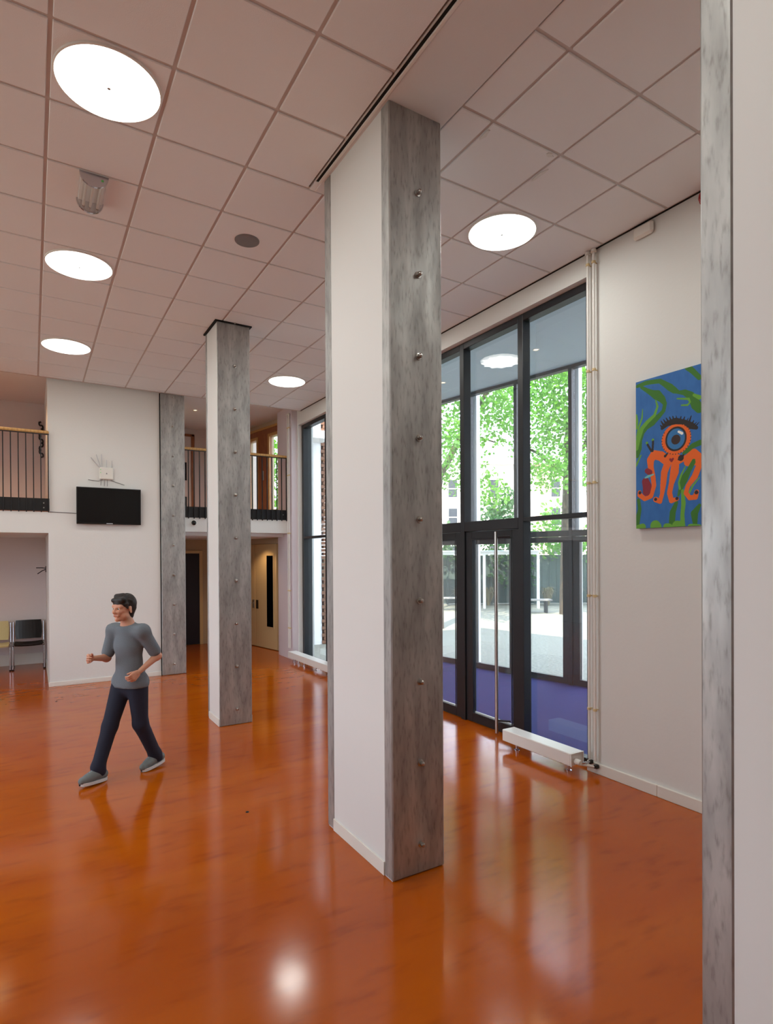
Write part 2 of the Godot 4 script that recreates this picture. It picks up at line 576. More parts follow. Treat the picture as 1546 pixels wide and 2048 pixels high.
func railing(x0: float, x1: float, y0: float, y1: float, zr: float, label: String, brackets: Array) -> void:
	var r := thing("balcony_railing", label, "railing", Vector3(x1, y0, zr), 0.0, "mezzanine railings")
	var w := x1 - x0
	bpart(r, "handrail", M.oak, Vector3(-w, y1 - y0 - 0.022, -0.035), Vector3(0.0, y1 - y0 + 0.022, 0.035), 0.012)
	bpart(r, "rail_bar", M.black_metal, Vector3(-w, y1 - y0 - 0.034, -0.02), Vector3(0.0, y1 - y0 - 0.022, 0.02), 0.0)
	bpart(r, "base_plate", M.black_metal, Vector3(-w, 0.0, -0.009), Vector3(0.0, 0.19, 0.0), 0.002)
	var n := int(w / 0.0958)
	for i in n:
		var x := -0.012 - 0.0958 * i
		bpart(r, "baluster", M.black_metal, Vector3(x - 0.007, -0.02, 0.0), Vector3(x + 0.007, y1 - y0 - 0.034, 0.03), 0.002)
	for p in brackets:
		part(r, "bolt", lathe([Vector2(0.0, 0.012), Vector2(0.010, 0.012), Vector2(0.010, 0.0)], 10), M.steel, Vector3(p[0], p[1], 0.0), Basis(Vector3.RIGHT, PI / 2))


func build_far_end() -> void:
	# solid block that carries the television and hides the stair
	shell("wall_far", [[0.22, 2.205, 0, 4.95, -13.5, -10.15]], M.plaster, "white wall between the openings with the television on it")
	shell("wall_far_left", [[-4.55, 0.22, 0, 4.95, -12.87, -12.57]], M.upper_wall, "back wall of the side room and of the landing over it at the left")
	shell("wall_far_right", [[2.205, 4.64, 0, 2.4, -13.65, -13.35]], M.corridor_wall, "beige end wall of the corridor with the dark blue door")
	shell("wall_far_upper", [[2.205, 4.64, 2.4, 4.95, -13.65, -13.35]], M.upper_wall, "end wall of the landing over the corridor")
	shell("trim_3", [[-4.55, 0.22, 2.335, 2.655, -12.57, -10.15]], M.plaster, "white edge and underside of the landing at the left, under its railing", "trim")
	shell("trim_4", [[2.205, 4.22, 2.405, 2.655, -13.35, -10.5]], M.plaster, "white edge and underside of the landing at the right, over the corridor", "trim")
	shell("floor_upper", [[-4.55, 0.22, 2.655, 2.665, -12.57, -10.16], [2.205, 4.6, 2.655, 2.665, -13.35, -10.51]], M.linoleum, "orange floor of the landings", "floor")
	shell("ceiling_upper", [[-4.55, 4.64, MC, 4.95, -13.4, -10.11]], M.soffit_paint, "plain ceiling over the landings", "ceiling")
	shell("wall_corridor", [[4.22, 4.64, 0, 4.95, -11.04, -10.30]], M.jamb_lilac, "pale wall end beside the corridor and the far radiator")
	shell("ceiling_corridor", [[2.205, 4.22, 2.345, 2.405, -13.35, -10.75]], M.soffit_paint, "low ceiling of the corridor under the landing", "ceiling")
	railing(-4.53, 0.235, 2.665, 3.85, -10.14, "black landing railing with oak handrail left of the television wall", [[-0.075, 0.12], [-0.075, 0.05]])
	railing(2.235, 4.19, 2.655, 3.86, -10.49, "black landing railing with oak handrail beside the far window", [[-0.075, 0.10]])
	var b := thing("baseboard_far", "white skirting at the foot of the television wall", "skirting", Vector3.ZERO, 0.0, "", "structure")
	bpart(b, "board", M.skirting, Vector3(0.205, 0, -10.15), Vector3(1.83, 0.07, -10.137), 0.003)
	bpart(b, "board", M.skirting, Vector3(0.205, 0, -12.57), Vector3(0.22, 0.07, -10.15), 0.003)
	b = thing("baseboard_side_room", "grey-beige skirting along the back wall behind the two chairs", "skirting", Vector3.ZERO, 0.0, "", "structure")
	bpart(b, "board", M.skirting, Vector3(-4.55, 0, -12.57), Vector3(0.2, 0.20, -12.545), 0.003)
	# blue door at the end of the corridor
	var d := thing("door_3", "dark blue door in a beige frame at the end of the corridor", "door", Vector3(2.80, 0, -13.35), 0.0, "", "structure")
	bpart(d, "leaf", M.blue_door, Vector3(-0.42, 0.01, 0.0), Vector3(0.42, 2.04, 0.04))
	bpart(d, "frame_post", M.cream_door, Vector3(-0.49, 0.0, 0.0), Vector3(-0.42, 2.10, 0.06))
	bpart(d, "frame_post", M.cream_door, Vector3(0.42, 0.0, 0.0), Vector3(0.49, 2.10, 0.06))
	bpart(d, "frame_head", M.cream_door, Vector3(-0.42, 2.04, 0.0), Vector3(0.42, 2.10, 0.06))
	# the slanted outer wall of the corridor with its double door, and the panelling over it
	var turn := atan2(0.18, 1.0)
	var o := Vector3(4.375, 0, -11.30)
	var sw := thing("wall_slanted", "slanted outer wall beside the corridor doors", "wall", o, turn, "", "structure")
	part(sw, "masonry", boxed([[0.05, 0.10, 0, 2.94, -2.4, 0.25], [0.0, 0.05, 2.235, 2.40, -2.4, 0.25], [0.05, 0.10, 4.48, 4.95, -2.4, 0.25], [0.05, 0.10, 2.94, 4.48, -0.04, 0.25], [0.05, 0.10, 2.94, 4.48, -0.94, -0.40], [0.05, 0.10, 2.94, 4.48, -2.4, -1.30]]), M.corridor_wall)
	for k: int in [0, 1]:
		var z := -0.62 - 0.90 * k
		d = thing("door_%d" % (4 + k), ["cream corridor door with a dark glass slot, the leaf nearer the window", "cream corridor door with a dark glass slot, the leaf half hidden by the column"][k], "door", o + Basis(Vector3.UP, turn) * Vector3(0, 0, z), turn, "", "structure")
		bpart(d, "leaf", M.cream_door, Vector3(0.0, 0.012, -0.445), Vector3(0.045, 2.225, 0.445), 0.004)
		var zc := 0.20 if k == 0 else -0.05
		bpart(d, "glazing_bead", M.cream_door, Vector3(-0.012, 0.44, zc - 0.16), Vector3(0.0, 2.02, zc + 0.16), 0.003)
		bpart(d, "pane", M.dark_glass, Vector3(-0.016, 0.48, zc - 0.125), Vector3(-0.010, 1.98, zc + 0.125), 0.0)
		if k == 0:
			bpart(d, "lock_plate", M.bezel_black, Vector3(-0.012, 0.83, -0.40), Vector3(0.0, 1.02, -0.31), 0.004)
		else:
			bpart(d, "lock_plate", M.steel, Vector3(-0.014, 0.84, 0.34), Vector3(0.0, 1.02, 0.43), 0.004)
			part(d, "lever", tube([Vector3(-0.01, 0.95, 0.40), Vector3(-0.06, 0.95, 0.40), Vector3(-0.06, 0.95, 0.28)], 0.009, 8), M.steel)
	# panelling on the landing
	var pw := thing("wall_panelling", "brown veneer panelling on the landing with two tall oak framed panes", "panelling", o + Vector3(0, 2.64, 0), turn, "", "structure")
	for k in [[0.20, -0.04], [-0.40, -0.94], [-1.30, -1.82], [-1.82, -2.35]]:
		bpart(pw, "panel", M.brown_veneer, Vector3(0.0, 0.0, k[1] + 0.002), Vector3(0.05, 2.02, k[0] - 0.002), 0.003)
	for k in [[-0.04, -0.40], [-0.94, -1.30]]:
		bpart(pw, "panel", M.brown_veneer, Vector3(0.0, 0.0, k[1]), Vector3(0.05, 0.30, k[0]), 0.003)
		bpart(pw, "panel", M.brown_veneer, Vector3(0.0, 1.84, k[1]), Vector3(0.05, 2.02, k[0]), 0.003)
	bpart(pw, "cornice", M.oak, Vector3(-0.02, 2.02, -2.35), Vector3(0.05, 2.07, 0.2), 0.004)
	for z in [-0.22, -1.12]:
		var fr := part(pw, "window_frame", boxed([[-0.02, 0.0, 0.24, 1.90, z - 0.24, z - 0.18], [-0.02, 0.0, 0.24, 1.90, z + 0.18, z + 0.24], [-0.02, 0.0, 0.24, 0.30, z - 0.18, z + 0.18], [-0.02, 0.0, 1.84, 1.90, z - 0.18, z + 0.18]]), M.oak)
		bpart(fr, "pane", M.glass, Vector3(0.02, 0.30, z - 0.18), Vector3(0.026, 1.84, z + 0.18), 0.0)
	bpart(pw, "handle_plate", M.steel, Vector3(-0.012, 0.95, -0.70), Vector3(0.0, 1.15, -0.66), 0.003)
	# what can be seen on the landing between the columns
	d = thing("door_6", "brown landing door with two dark slots behind the right railing", "door", Vector3(2.86, 2.64, -13.35), 0.0, "", "structure")
	bpart(d, "leaf", M.upper_wall, Vector3(-0.42, 0.0, 0.0), Vector3(0.20, 2.0, 0.04))
	bpart(d, "slot_pane", M.dark_glass, Vector3(0.02, 1.02, 0.04), Vector3(0.10, 1.42, 0.05))
	bpart(d, "slot_pane", M.dark_glass, Vector3(0.02, 0.30, 0.04), Vector3(0.10, 0.66, 0.05))
	bpart(d, "frame_post", M.brown_veneer, Vector3(0.20, 0.0, 0.0), Vector3(0.27, 2.05, 0.06))
	bpart(d, "frame_head", M.brown_veneer, Vector3(-0.42, 2.0, 0.0), Vector3(0.27, 2.05, 0.06))
	# downlights over the landings and in the corridor
	downlight(Vector3(-0.45, MC, -10.75), 4.5, "small recessed spotlight over the left landing", "landing spotlights")
	downlight(Vector3(-1.9, MC, -11.4), 4.5, "recessed spotlight over the left landing beyond the picture's edge", "landing spotlights")
	downlight(Vector3(2.75, MC, -11.6), 3.0, "recessed spotlight over the right landing behind the second column", "landing spotlights")
	downlight(Vector3(3.9, 2.345, -11.75), 2.0, "recessed spotlight in front of the cream corridor doors", "corridor spotlights")
	downlight(Vector3(-0.9, 2.335, -11.6), 1.0, "recessed spotlight over the chairs of the side room", "corridor spotlights")


func downlight(at: Vector3, energy: float, label: String, group: String) -> void:
	var t := thing("recessed_spotlight", label, "spotlight", at, 0.0, group)
	part(t, "ring", lathe([Vector2(0.030, 0.0), Vector2(0.034, -0.006), Vector2(0.046, -0.006), Vector2(0.050, 0.0)], 20), M.white_enamel)
	part(t, "lens", lathe([Vector2(0.031, 0.0), Vector2(0.0, -0.002)], 20), M.spot_glow)
	var l := SpotLight3D.new()
	l.name = "light"
	l.light_energy = energy
	l.light_color = Color(1.0, 0.82, 0.62)
	l.light_size = 0.04
	l.spot_angle = 62.0
	l.spot_angle_attenuation = 0.6
	l.spot_range = 30.0
	l.shadow_enabled = true
	l.rotation.x = -PI / 2
	l.position.y = -0.012
	t.add_child(l)


# ---------------------------------------------------------------- the entrance

func leaf(called: String, label: String, z0: float, z1: float, handle: float) -> void:
	var d := thing(called, label, "door", Vector3(4.42, 0, (z0 + z1) / 2), 0.0, "", "structure")
	var w := (z1 - z0) / 2
	bpart(d, "stile", M.anthracite, Vector3(0, 0.008, -w), Vector3(0.06, 2.235, -w + 0.11), 0.004)
	bpart(d, "stile", M.anthracite, Vector3(0, 0.008, w - 0.11), Vector3(0.06, 2.235, w), 0.004)
	bpart(d, "top_rail", M.anthracite, Vector3(0, 2.15, -w + 0.11), Vector3(0.06, 2.235, w - 0.11), 0.004)
	bpart(d, "bottom_rail", M.anthracite, Vector3(0, 0.008, -w + 0.11), Vector3(0.06, 0.105, w - 0.11), 0.004)
	part(d, "glazing_bead", boxed([[-0.006, 0.0, 0.105, 0.118, -w + 0.11, w - 0.11], [-0.006, 0.0, 2.137, 2.15, -w + 0.11, w - 0.11], [-0.006, 0.0, 0.118, 2.137, -w + 0.11, -w + 0.123], [-0.006, 0.0, 0.118, 2.137, w - 0.123, w - 0.11]]), M.anthracite)
	bpart(d, "bottom_bead", M.white_enamel, Vector3(0.036, 0.105, -w + 0.11), Vector3(0.05, 0.125, w - 0.11), 0.002)
	bpart(d, "pane", M.glass, Vector3(0.028, 0.105, -w + 0.11), Vector3(0.034, 2.15, w - 0.11), 0.0)
	var h := part(d, "pull_handle", tube([Vector3(-0.09, 0.02, handle), Vector3(-0.09, 2.215, handle)], 0.019, 14), M.steel)
	for y in [0.16, 2.16]:
		part(h, "standoff", tube([Vector3(-0.09, y, handle), Vector3(-0.04, y, handle + 0.07), Vector3(0.004, y, handle + 0.12)], 0.011, 8), M.black_metal)


# a slab between x0 and the slanted outer front, seen from above
func slanted(x0: float, y0: float, y1: float, over: float) -> ArrayMesh:
	var p := PackedVector2Array()
	for z in [-3.0, -9.25]:
		p.append(Vector2(x0, -z))
	for z in [-9.25, -3.0]:
		p.append(Vector2(6.75 + 0.18 * (z + 7.2) + over, -z))
	return prism(p, y0, y1)


func build_entrance() -> void:
	var s := thing("window_1", "tall anthracite framed glass screen between the hall and the entrance lobby", "glass screen", Vector3.ZERO, 0.0, "", "structure")
	var xa := 4.40
	var xb := 4.51
	var ms := [-3.605, -4.487, -5.454, -6.385]
	for z in ms:
		bpart(s, "mullion", M.anthracite, Vector3(xa, 0.0, z - 0.038), Vector3(xb, 4.475, z + 0.038), 0.004)
	for i in 3:
		var za: float = ms[i] - 0.038
		var zb: float = ms[i + 1] + 0.038
		bpart(s, "head_rail", M.anthracite, Vector3(xa, 4.40, zb), Vector3(xb, 4.475, za), 0.004)
		bpart(s, "pane", M.glass, Vector3(4.494, 2.355, zb), Vector3(4.500, 4.40, za), 0.0)
		if i == 0:
			bpart(s, "transom", M.anthracite, Vector3(xa, 2.31, zb), Vector3(xb, 2.355, za), 0.004)
			bpart(s, "bottom_rail", M.anthracite, Vector3(xa + 0.02, 0.0, zb), Vector3(xb, 0.06, za), 0.004)
			bpart(s, "pane", M.glass, Vector3(4.494, 0.06, zb), Vector3(4.500, 2.31, za), 0.0)
		else:
			bpart(s, "transom", M.anthracite, Vector3(xa, 2.24, zb), Vector3(xb, 2.355, za), 0.004)
	leaf("door_1", "anthracite framed glass door with a long steel pull bar beside the white radiator", -5.413, -4.528, 0.18)
	leaf("door_2", "anthracite framed glass door half hidden by the near column", -6.344, -5.495, -0.2)
	# far window with its own transom
	s = thing("window_3", "tall anthracite framed window at the far end of the entrance wall", "window", Vector3.ZERO, 0.0, "", "structure")
	ms = [-10.21, -9.20, -8.42, -7.74]
	for z in ms:
		bpart(s, "mullion", M.anthracite, Vector3(xa, 0.0, z - 0.04), Vector3(xb + 0.06, 4.44, z + 0.04), 0.004)
	for i in 3:
		var za: float = ms[i] + 0.04
		var zb: float = ms[i + 1] - 0.04
		bpart(s, "head_rail", M.anthracite, Vector3(xa, 4.37, za), Vector3(xb, 4.44, zb), 0.004)
		bpart(s, "transom", M.anthracite, Vector3(xa, 2.29, za), Vector3(xb, 2.335, zb), 0.004)
		bpart(s, "bottom_rail", M.anthracite, Vector3(xa, 0.0, za), Vector3(xb, 0.06, zb), 0.004)
		bpart(s, "pane", M.glass, Vector3(4.494, 2.335, za), Vector3(4.500, 4.37, zb), 0.0)
		bpart(s, "pane", M.glass, Vector3(4.494, 0.06, za), Vector3(4.500, 2.29, zb), 0.0)
	# lobby
	single("floor_lobby", slanted(4.50, -0.25, 0.004, 0.05), M.entrance_mat, Vector3.ZERO, "blue entrance matting that covers the lobby floor", "mat", "", "structure", Basis(Vector3.RIGHT, -PI / 2))
	single("ceiling_lobby", slanted(4.64, 4.80, 5.0, 0.08), M.lobby_ceiling, Vector3.ZERO, "pale blue-grey ceiling of the entrance lobby", "ceiling", "", "structure", Basis(Vector3.RIGHT, -PI / 2))
	single("roof_lobby", slanted(6.35, 5.0, 5.6, 0.10), M.roof_dark, Vector3.ZERO, "roof edge over the entrance lobby", "roof", "", "structure", Basis(Vector3.RIGHT, -PI / 2))
	shell("wall_lobby_right", [[4.64, 7.55, 0, 4.8, -3.3, -3.0]], M.white_render, "white side wall of the lobby nearer the painting")
	shell("wall_lobby_left", [[4.64, 6.45, 0, 4.8, -9.25, -9.05]], M.white_render, "white side wall of the lobby towards the far window")
	var turn := atan2(0.18, 1.0)
	var f := thing("window_4", "anthracite framed outer glass front of the entrance lobby", "glass front", Vector3(6.75, 0, -7.2), turn, "", "structure")
	ms = [3.90, 3.15, 2.17, 1.19, 0.203, -0.78, -1.77]
	for z in ms:
		bpart(f, "mullion", M.anthracite, Vector3(-0.05, 0, z - 0.03), Vector3(0.06, 4.8, z + 0.03), 0.004)
		bpart(f, "white_post", M.white_render, Vector3(0.10, -0.03, z - 0.03), Vector3(0.20, 4.8, z + 0.06), 0.004)
	for i in ms.size() - 1:
		var zb: float = ms[i] - 0.03
		var za: float = ms[i + 1] + 0.03
		bpart(f, "head_rail", M.anthracite, Vector3(-0.05, 4.75, za), Vector3(0.06, 4.8, zb), 0.004)
		bpart(f, "transom", M.anthracite, Vector3(-0.05, 2.24, za), Vector3(0.06, 2.33, zb), 0.004)
		bpart(f, "pane", M.glass, Vector3(0.02, 2.33, za), Vector3(0.026, 4.75, zb), 0.0)
		var fr := part(f, "leaf_frame", boxed([[-0.03, 0.04, 0.01, 2.235, za, za + 0.11], [-0.03, 0.04, 0.01, 2.235, zb - 0.11, zb], [-0.03, 0.04, 0.01, 0.10, za + 0.11, zb - 0.11], [-0.03, 0.04, 2.15, 2.235, za + 0.11, zb - 0.11]]), M.anthracite)
		bpart(fr, "pane", M.glass, Vector3(0.002, 0.10, za + 0.11), Vector3(0.008, 2.15, zb - 0.11), 0.0)
	downlight(Vector3(6.0, 4.80, -5.81), 1.6, "bright recessed spotlight in the lobby ceiling, nearer the painting", "lobby spotlights")
	downlight(Vector3(5.81, 4.80, -7.68), 1.6, "recessed spotlight in the lobby ceiling beside the near column", "lobby spotlights")


# ---------------------------------------------------------------- outside

func leaves(parent: Node, blobs: Array, per: float, size: float, m: Material, seed_n: int) -> void:
	var st := begin()
	var c := Vector3(0, -5, 0)
	var pts := [Vector3(0, 0, 0), Vector3(0.32, 0.06, 0.35), Vector3(0.42, 0.02, 0.62), Vector3(0, -0.04, 1.0), Vector3(-0.42, 0.02, 0.62), Vector3(-0.32, 0.06, 0.35)]
	for k in [[0, 1, 2], [0, 2, 3], [0, 3, 4], [0, 4, 5]]:
		tri(st, pts[k[0]], pts[k[1]], pts[k[2]], c)
	var r := RandomNumberGenerator.new()
	r.seed = seed_n
	var where := []
	for b in blobs:
		var n := int(per * b[3] * b[3])
		for i in n:
			var v := Vector3(r.randfn(), r.randfn(), r.randfn()).normalized() * pow(r.randf(), 0.45) * float(b[3])
			var p := Vector3(b[0], b[1], b[2]) + v * Vector3(1, 0.8, 1)
			var ba := Basis(Vector3(r.randfn(), r.randfn(), r.randfn()).normalized(), r.randf() * TAU).scaled(Vector3.ONE * size * r.randf_range(0.7, 1.3))
			where.append(Transform3D(ba, p))
	var mm := MultiMesh.new()
	mm.transform_format = MultiMesh.TRANSFORM_3D
	mm.mesh = done(st)
	mm.instance_count = where.size()
	for i in where.size():
		mm.set_instance_transform(i, where[i])
	var o := MultiMeshInstance3D.new()
	o.name = "foliage"
	o.multimesh = mm
	o.material_override = m
	o.set_meta("kind", "stuff")
	parent.add_child(o, true)


func limb(st: SurfaceTool, points: Array, r0: float, r1: float) -> void:
	for i in points.size() - 1:
		var t0 := float(i) / (points.size() - 1)
		var t1 := float(i + 1) / (points.size() - 1)
		var a: Vector3 = points[i]
		var b: Vector3 = points[i + 1]
		var d := (b - a).normalized()
		var x := d.cross(Vector3.RIGHT if absf(d.x) < 0.8 else Vector3.BACK).normalized()
		var y := d.cross(x)
		var n := 8
		for k in n:
			var p0 := x * cos(TAU * k / n) + y * sin(TAU * k / n)
			var p1 := x * cos(TAU * (k + 1) / n) + y * sin(TAU * (k + 1) / n)
			quad(st, a + p0 * lerpf(r0, r1, t0), a + p1 * lerpf(r0, r1, t0), b + p1 * lerpf(r0, r1, t1), b + p0 * lerpf(r0, r1, t1), (a + b) / 2)


func tree(label: String, base: Vector3, limbs: Array, blobs: Array, m: Material, per: float, size: float, seed_n: int) -> void:
	var t := thing("tree", label, "tree", base, 0.0, "trees outside the entrance")
	var st := begin()
	for l in limbs:
		limb(st, l[0].map(func(p): return p - base), l[1], l[2])
	part(t, "trunk", done(st), M.bark)
	var bl := []
	for b in blobs:
		bl.append([b[0] - base.x, b[1] - base.y, b[2] - base.z, b[3]])
	leaves(t, bl, per, size, m, seed_n)


func build_outside() -> void:
	shell("ground", [[-60, 90, -0.5, -0.03, -90, 40]], M.paving, "pale paved schoolyard in front of the entrance", "pavement")
	var V := func(x, y, z): return Vector3(x, y, z)
	tree("leafy tree whose forked branch shows beside the near column", Vector3(9.5, -0.03, -12.9), [
		[[Vector3(9.5, -0.03, -12.9), Vector3(9.55, 1.8, -12.95), Vector3(9.45, 3.4, -12.9), Vector3(9.6, 4.2, -12.9)], 0.20, 0.13],
		[[Vector3(9.6, 4.1, -12.9), Vector3(10.1, 5.2, -12.6), Vector3(10.5, 6.0, -12.4), Vector3(10.9, 6.7, -12.1), Vector3(11.1, 7.8, -11.9)], 0.10, 0.03],
		[[Vector3(9.6, 4.1, -12.9), Vector3(9.3, 5.3, -13.2), Vector3(9.0, 6.6, -13.4)], 0.09, 0.03],
		[[Vector3(10.1, 5.2, -12.6), Vector3(10.6, 5.3, -12.6), Vector3(11.2, 5.1, -12.3)], 0.05, 0.02]],
		[[9.84, 6.35, -13.45, 1.5], [11.03, 6.46, -12.70, 1.4], [10.98, 5.66, -11.96, 1.0], [9.57, 4.78, -11.90, 0.9], [9.6, 4.08, -12.32, 0.7], [9.95, 3.68, -11.52, 0.8], [10.33, 6.46, -11.28, 0.9], [9.85, 5.25, -12.9, 1.0], [10.1, 7.6, -12.6, 1.5], [9.9, 8.2, -13.2, 1.6]], M.leaf, 560.0, 0.105, 3)
	tree("wide leafy tree filling the right pane of the entrance", Vector3(15.4, -0.03, -13.6), [
		[[Vector3(15.4, -0.03, -13.6), Vector3(15.3, 2.5, -13.5), Vector3(15.0, 4.5, -13.2), Vector3(14.6, 6.5, -12.8)], 0.22, 0.06],
		[[Vector3(15.0, 4.5, -13.2), Vector3(13.8, 5.2, -13.3), Vector3(12.8, 5.5, -13.4)], 0.08, 0.02],
		[[Vector3(15.0, 4.5, -13.2), Vector3(14.9, 5.4, -12.4), Vector3(14.6, 6.2, -11.8)], 0.08, 0.02]],
		[[13.6, 6.9, -12.8, 1.7], [14.26, 7.05, -12.4, 1.5], [13.73, 5.66, -12.75, 1.5], [14.40, 5.80, -12.34, 1.5], [13.6, 4.65, -12.3, 1.1], [12.85, 4.28, -12.1, 0.7], [13.8, 4.28, -11.55, 0.8], [13.2, 7.5, -13.06, 1.3], [14.9, 6.6, -11.9, 1.4], [13.9, 8.3, -12.6, 1.8]], M.leaf, 480.0, 0.11, 5)
	tree("bushy tree seen through the oak framed panes of the landing", Vector3(6.9, -0.03, -17.6), [
		[[Vector3(6.9, -0.03, -17.6), Vector3(6.9, 2.5, -17.6), Vector3(6.8, 5.0, -17.5)], 0.14, 0.05]],
		[[6.9, 3.6, -17.6, 1.5], [6.7, 5.2, -17.5, 1.4], [7.4, 6.4, -17.2, 1.2]], M.leaf, 400.0, 0.16, 6)
	var b := thing("shrub", "round shrub in front of the white house, beyond the yard", "shrub", Vector3(16.8, -0.03, -17.9), 0.0, "shrubs beyond the yard")
	leaves(b, [[0, 2.6, 0, 1.3], [0.2, 1.4, 0, 1.2], [-0.6, 3.4, 0.2, 1.0], [0.0, 4.2, -0.2, 0.9]], 380.0, 0.17, M.leaf_dark, 9)
	b = thing("shrub", "loose shrub growing over the fence at the right", "shrub", Vector3(18.2, -0.03, -17.0), 0.0, "shrubs beyond the yard")
	leaves(b, [[0, 2.7, 0, 1.2], [0.9, 2.5, 0.5, 1.1], [0.4, 3.6, 0.2, 0.9], [1.9, 2.4, 1.0, 0.9]], 300.0, 0.17, M.leaf, 10)
	b = thing("shrub", "low dark shrub over the fence behind the left door", "shrub", Vector3(14.2, -0.03, -19.4), 0.0, "shrubs beyond the yard")
	leaves(b, [[0, 2.6, 0, 1.1], [-1.2, 2.4, -0.6, 1.1], [1.0, 2.4, 0.6, 1.0]], 300.0, 0.17, M.leaf_dark, 11)
	# fence, panel by panel
	var f := thing("garden_fence", "dark green board fence at the far side of the yard", "fence", Vector3(17.0, -0.03, -17.8), -0.541)
	for i in 9:
		var x := -8.1 + 1.8 * i
		var list := []
		for k in 12:
			list.append([x + 0.15 * k + 0.001, x + 0.15 * k + 0.149, 0.02, 2.0, -0.012 - 0.012 * (k % 2), 0.012 - 0.012 * (k % 2)])
		part(f, "fence_panel", boxed(list), M.fence_green)
		bpart(f, "fence_post", M.fence_green, Vector3(x - 0.045, 0, 0.0), Vector3(x + 0.045, 2.1, 0.09))
	# ornamental grasses at its foot
	for i in 8:
		var x := -4.6 + 1.15 * i
		var at := Vector3(17.0, -0.03, -17.8) + Basis(Vector3.UP, -0.541) * Vector3(x, 0, 0.75 + 0.12 * (i % 3))
		var st := begin()
		var r := RandomNumberGenerator.new()
		r.seed = 50 + i
		for k in 90:
			var a := r.randf() * TAU
			var d := Vector3(cos(a), 0, sin(a))
			var s := Vector3(-d.z, 0, d.x) * 0.018
			var h := r.randf_range(0.5, 0.95)
			var sp := r.randf_range(0.15, 0.5)
			var p0 := d * 0.05
			var p1 := d * (0.05 + sp * 0.45) + Vector3(0, h * 0.8, 0)
			var p2 := d * (0.05 + sp) + Vector3(0, h * r.randf_range(0.5, 0.95), 0)
			quad(st, p0 - s, p0 + s, p1 + s, p1 - s, Vector3.ZERO)
			tri(st, p1 - s, p1 + s, p2, Vector3.ZERO)
		var g := single("grass_clump", done(st), M.dry_grass, at, ["dry ornamental grass clump at the left end of the row along the fence", "second dry grass clump from the left along the fence", "third dry grass clump from the left along the fence", "fourth dry grass clump from the left along the fence", "fourth dry grass clump from the right along the fence", "third dry grass clump from the right along the fence", "second dry grass clump from the right along the fence", "dry ornamental grass clump at the right end of the row along the fence"][i], "grass", "grass clumps along the fence")
	# benches and the white shelter frame
	for k in [[Vector3(14.95, -0.03, -14.5), "small dark table bench in front of the right-hand grasses", 1.0], [Vector3(13.2, -0.03, -16.9), "pale bench seen through the glass door", 1.4]]:
		var t := thing("yard_bench", k[1], "bench", k[0], -0.541, "yard benches")
		bpart(t, "seat", M.slab, Vector3(-0.5 * k[2], 0.42, -0.2), Vector3(0.5 * k[2], 0.47, 0.2))
		for x in [-0.32, 0.32]:
			bpart(t, "leg", M.black_metal, Vector3(x * k[2] - 0.03, 0, -0.15), Vector3(x * k[2] + 0.03, 0.42, 0.15))
	var sh := thing("shelter_frame", "white shelter frame in front of the green fence", "shelter", Vector3(15.9, -0.03, -15.9), -0.541)
	bpart(sh, "beam", M.white_render, Vector3(-3.4, 2.02, -0.04), Vector3(0.45, 2.14, 0.04))
	for x in [-3.3, -1.6, 0.42]:
		bpart(sh, "post", M.white_render, Vector3(x - 0.045, 0, -0.045), Vector3(x + 0.045, 2.04, 0.045))
	part(sh, "roof_sheet", boxed([[-3.5, 0.5, 2.14, 2.18, -1.2, 0.3]]), M.lobby_ceiling)
	# houses beyond
	var hs := thing("house", "white house with a brick bay behind the trees", "house", Vector3(33.6, -0.03, -32.4), -0.541)
	bpart(hs, "wall", M.house_white, Vector3(-16, 0, -8), Vector3(9, 9.0, 0), 0.0)
	bpart(hs, "brick_bay", M.house_brick, Vector3(-0.2, 0, -0.1), Vector3(0.9, 9.2, 0.25), 0.0)
	bpart(hs, "roof", M.house_white, Vector3(-16.4, 9.0, -8.4), Vector3(9.4, 9.3, 0.4), 0.0)
	for x in [-13.0, -9.8, -6.6, -3.4, 1.35, 3.0, 5.4]:
		for y in [1.4, 4.3, 6.5]:
			var w := bpart(hs, "window", M.house_white, Vector3(x - 0.42, y - 0.1, 0.0), Vector3(x + 0.42, y + 1.45, 0.10), 0.0)
			bpart(w, "pane", M.house_glass, Vector3(-0.33, -0.66, 0.05), Vector3(0.33, -0.05, 0.07), 0.0)
			bpart(w, "pane", M.house_glass, Vector3(-0.33, 0.03, 0.05), Vector3(0.33, 0.66, 0.07), 0.0)
	# white wing beyond the far window with a brick edge
	var wg := thing("building_wing", "white rendered wing with a toothed brick edge outside the far window", "building", Vector3(5.6, -0.03, -12.0), 0.0)
	bpart(wg, "rendered_wall", M.white_render, Vector3(-0.42, 0, -0.35), Vector3(0.02, 5.6, 0.0), 0.0)
	var list := []
	for i in 70:
		list.append([0.02 + 0.05 * (i % 2), 0.13 + 0.012 * (i % 2), 0.01 + 0.08 * i, 0.08 + 0.08 * i, -0.22, 0.02])
	part(wg, "brickwork", boxed(list), M.brick_a).set_meta("kind", "stuff")
	bpart(wg, "canopy", M.white_render, Vector3(-0.4, 4.55, 0.0), Vector3(0.05, 4.72, 0.5), 0.0)


# ---------------------------------------------------------------- columns

func bolt_mesh() -> ArrayMesh:
	if not boxes.has("bolt"):
		boxes["bolt"] = lathe([Vector2(0.0, 0.036), Vector2(0.007, 0.035), Vector2(0.0125, 0.030), Vector2(0.014, 0.023), Vector2(0.014, 0.006), Vector2(0.021, 0.005), Vector2(0.022, 0.0)], 14)
	return boxes["bolt"]


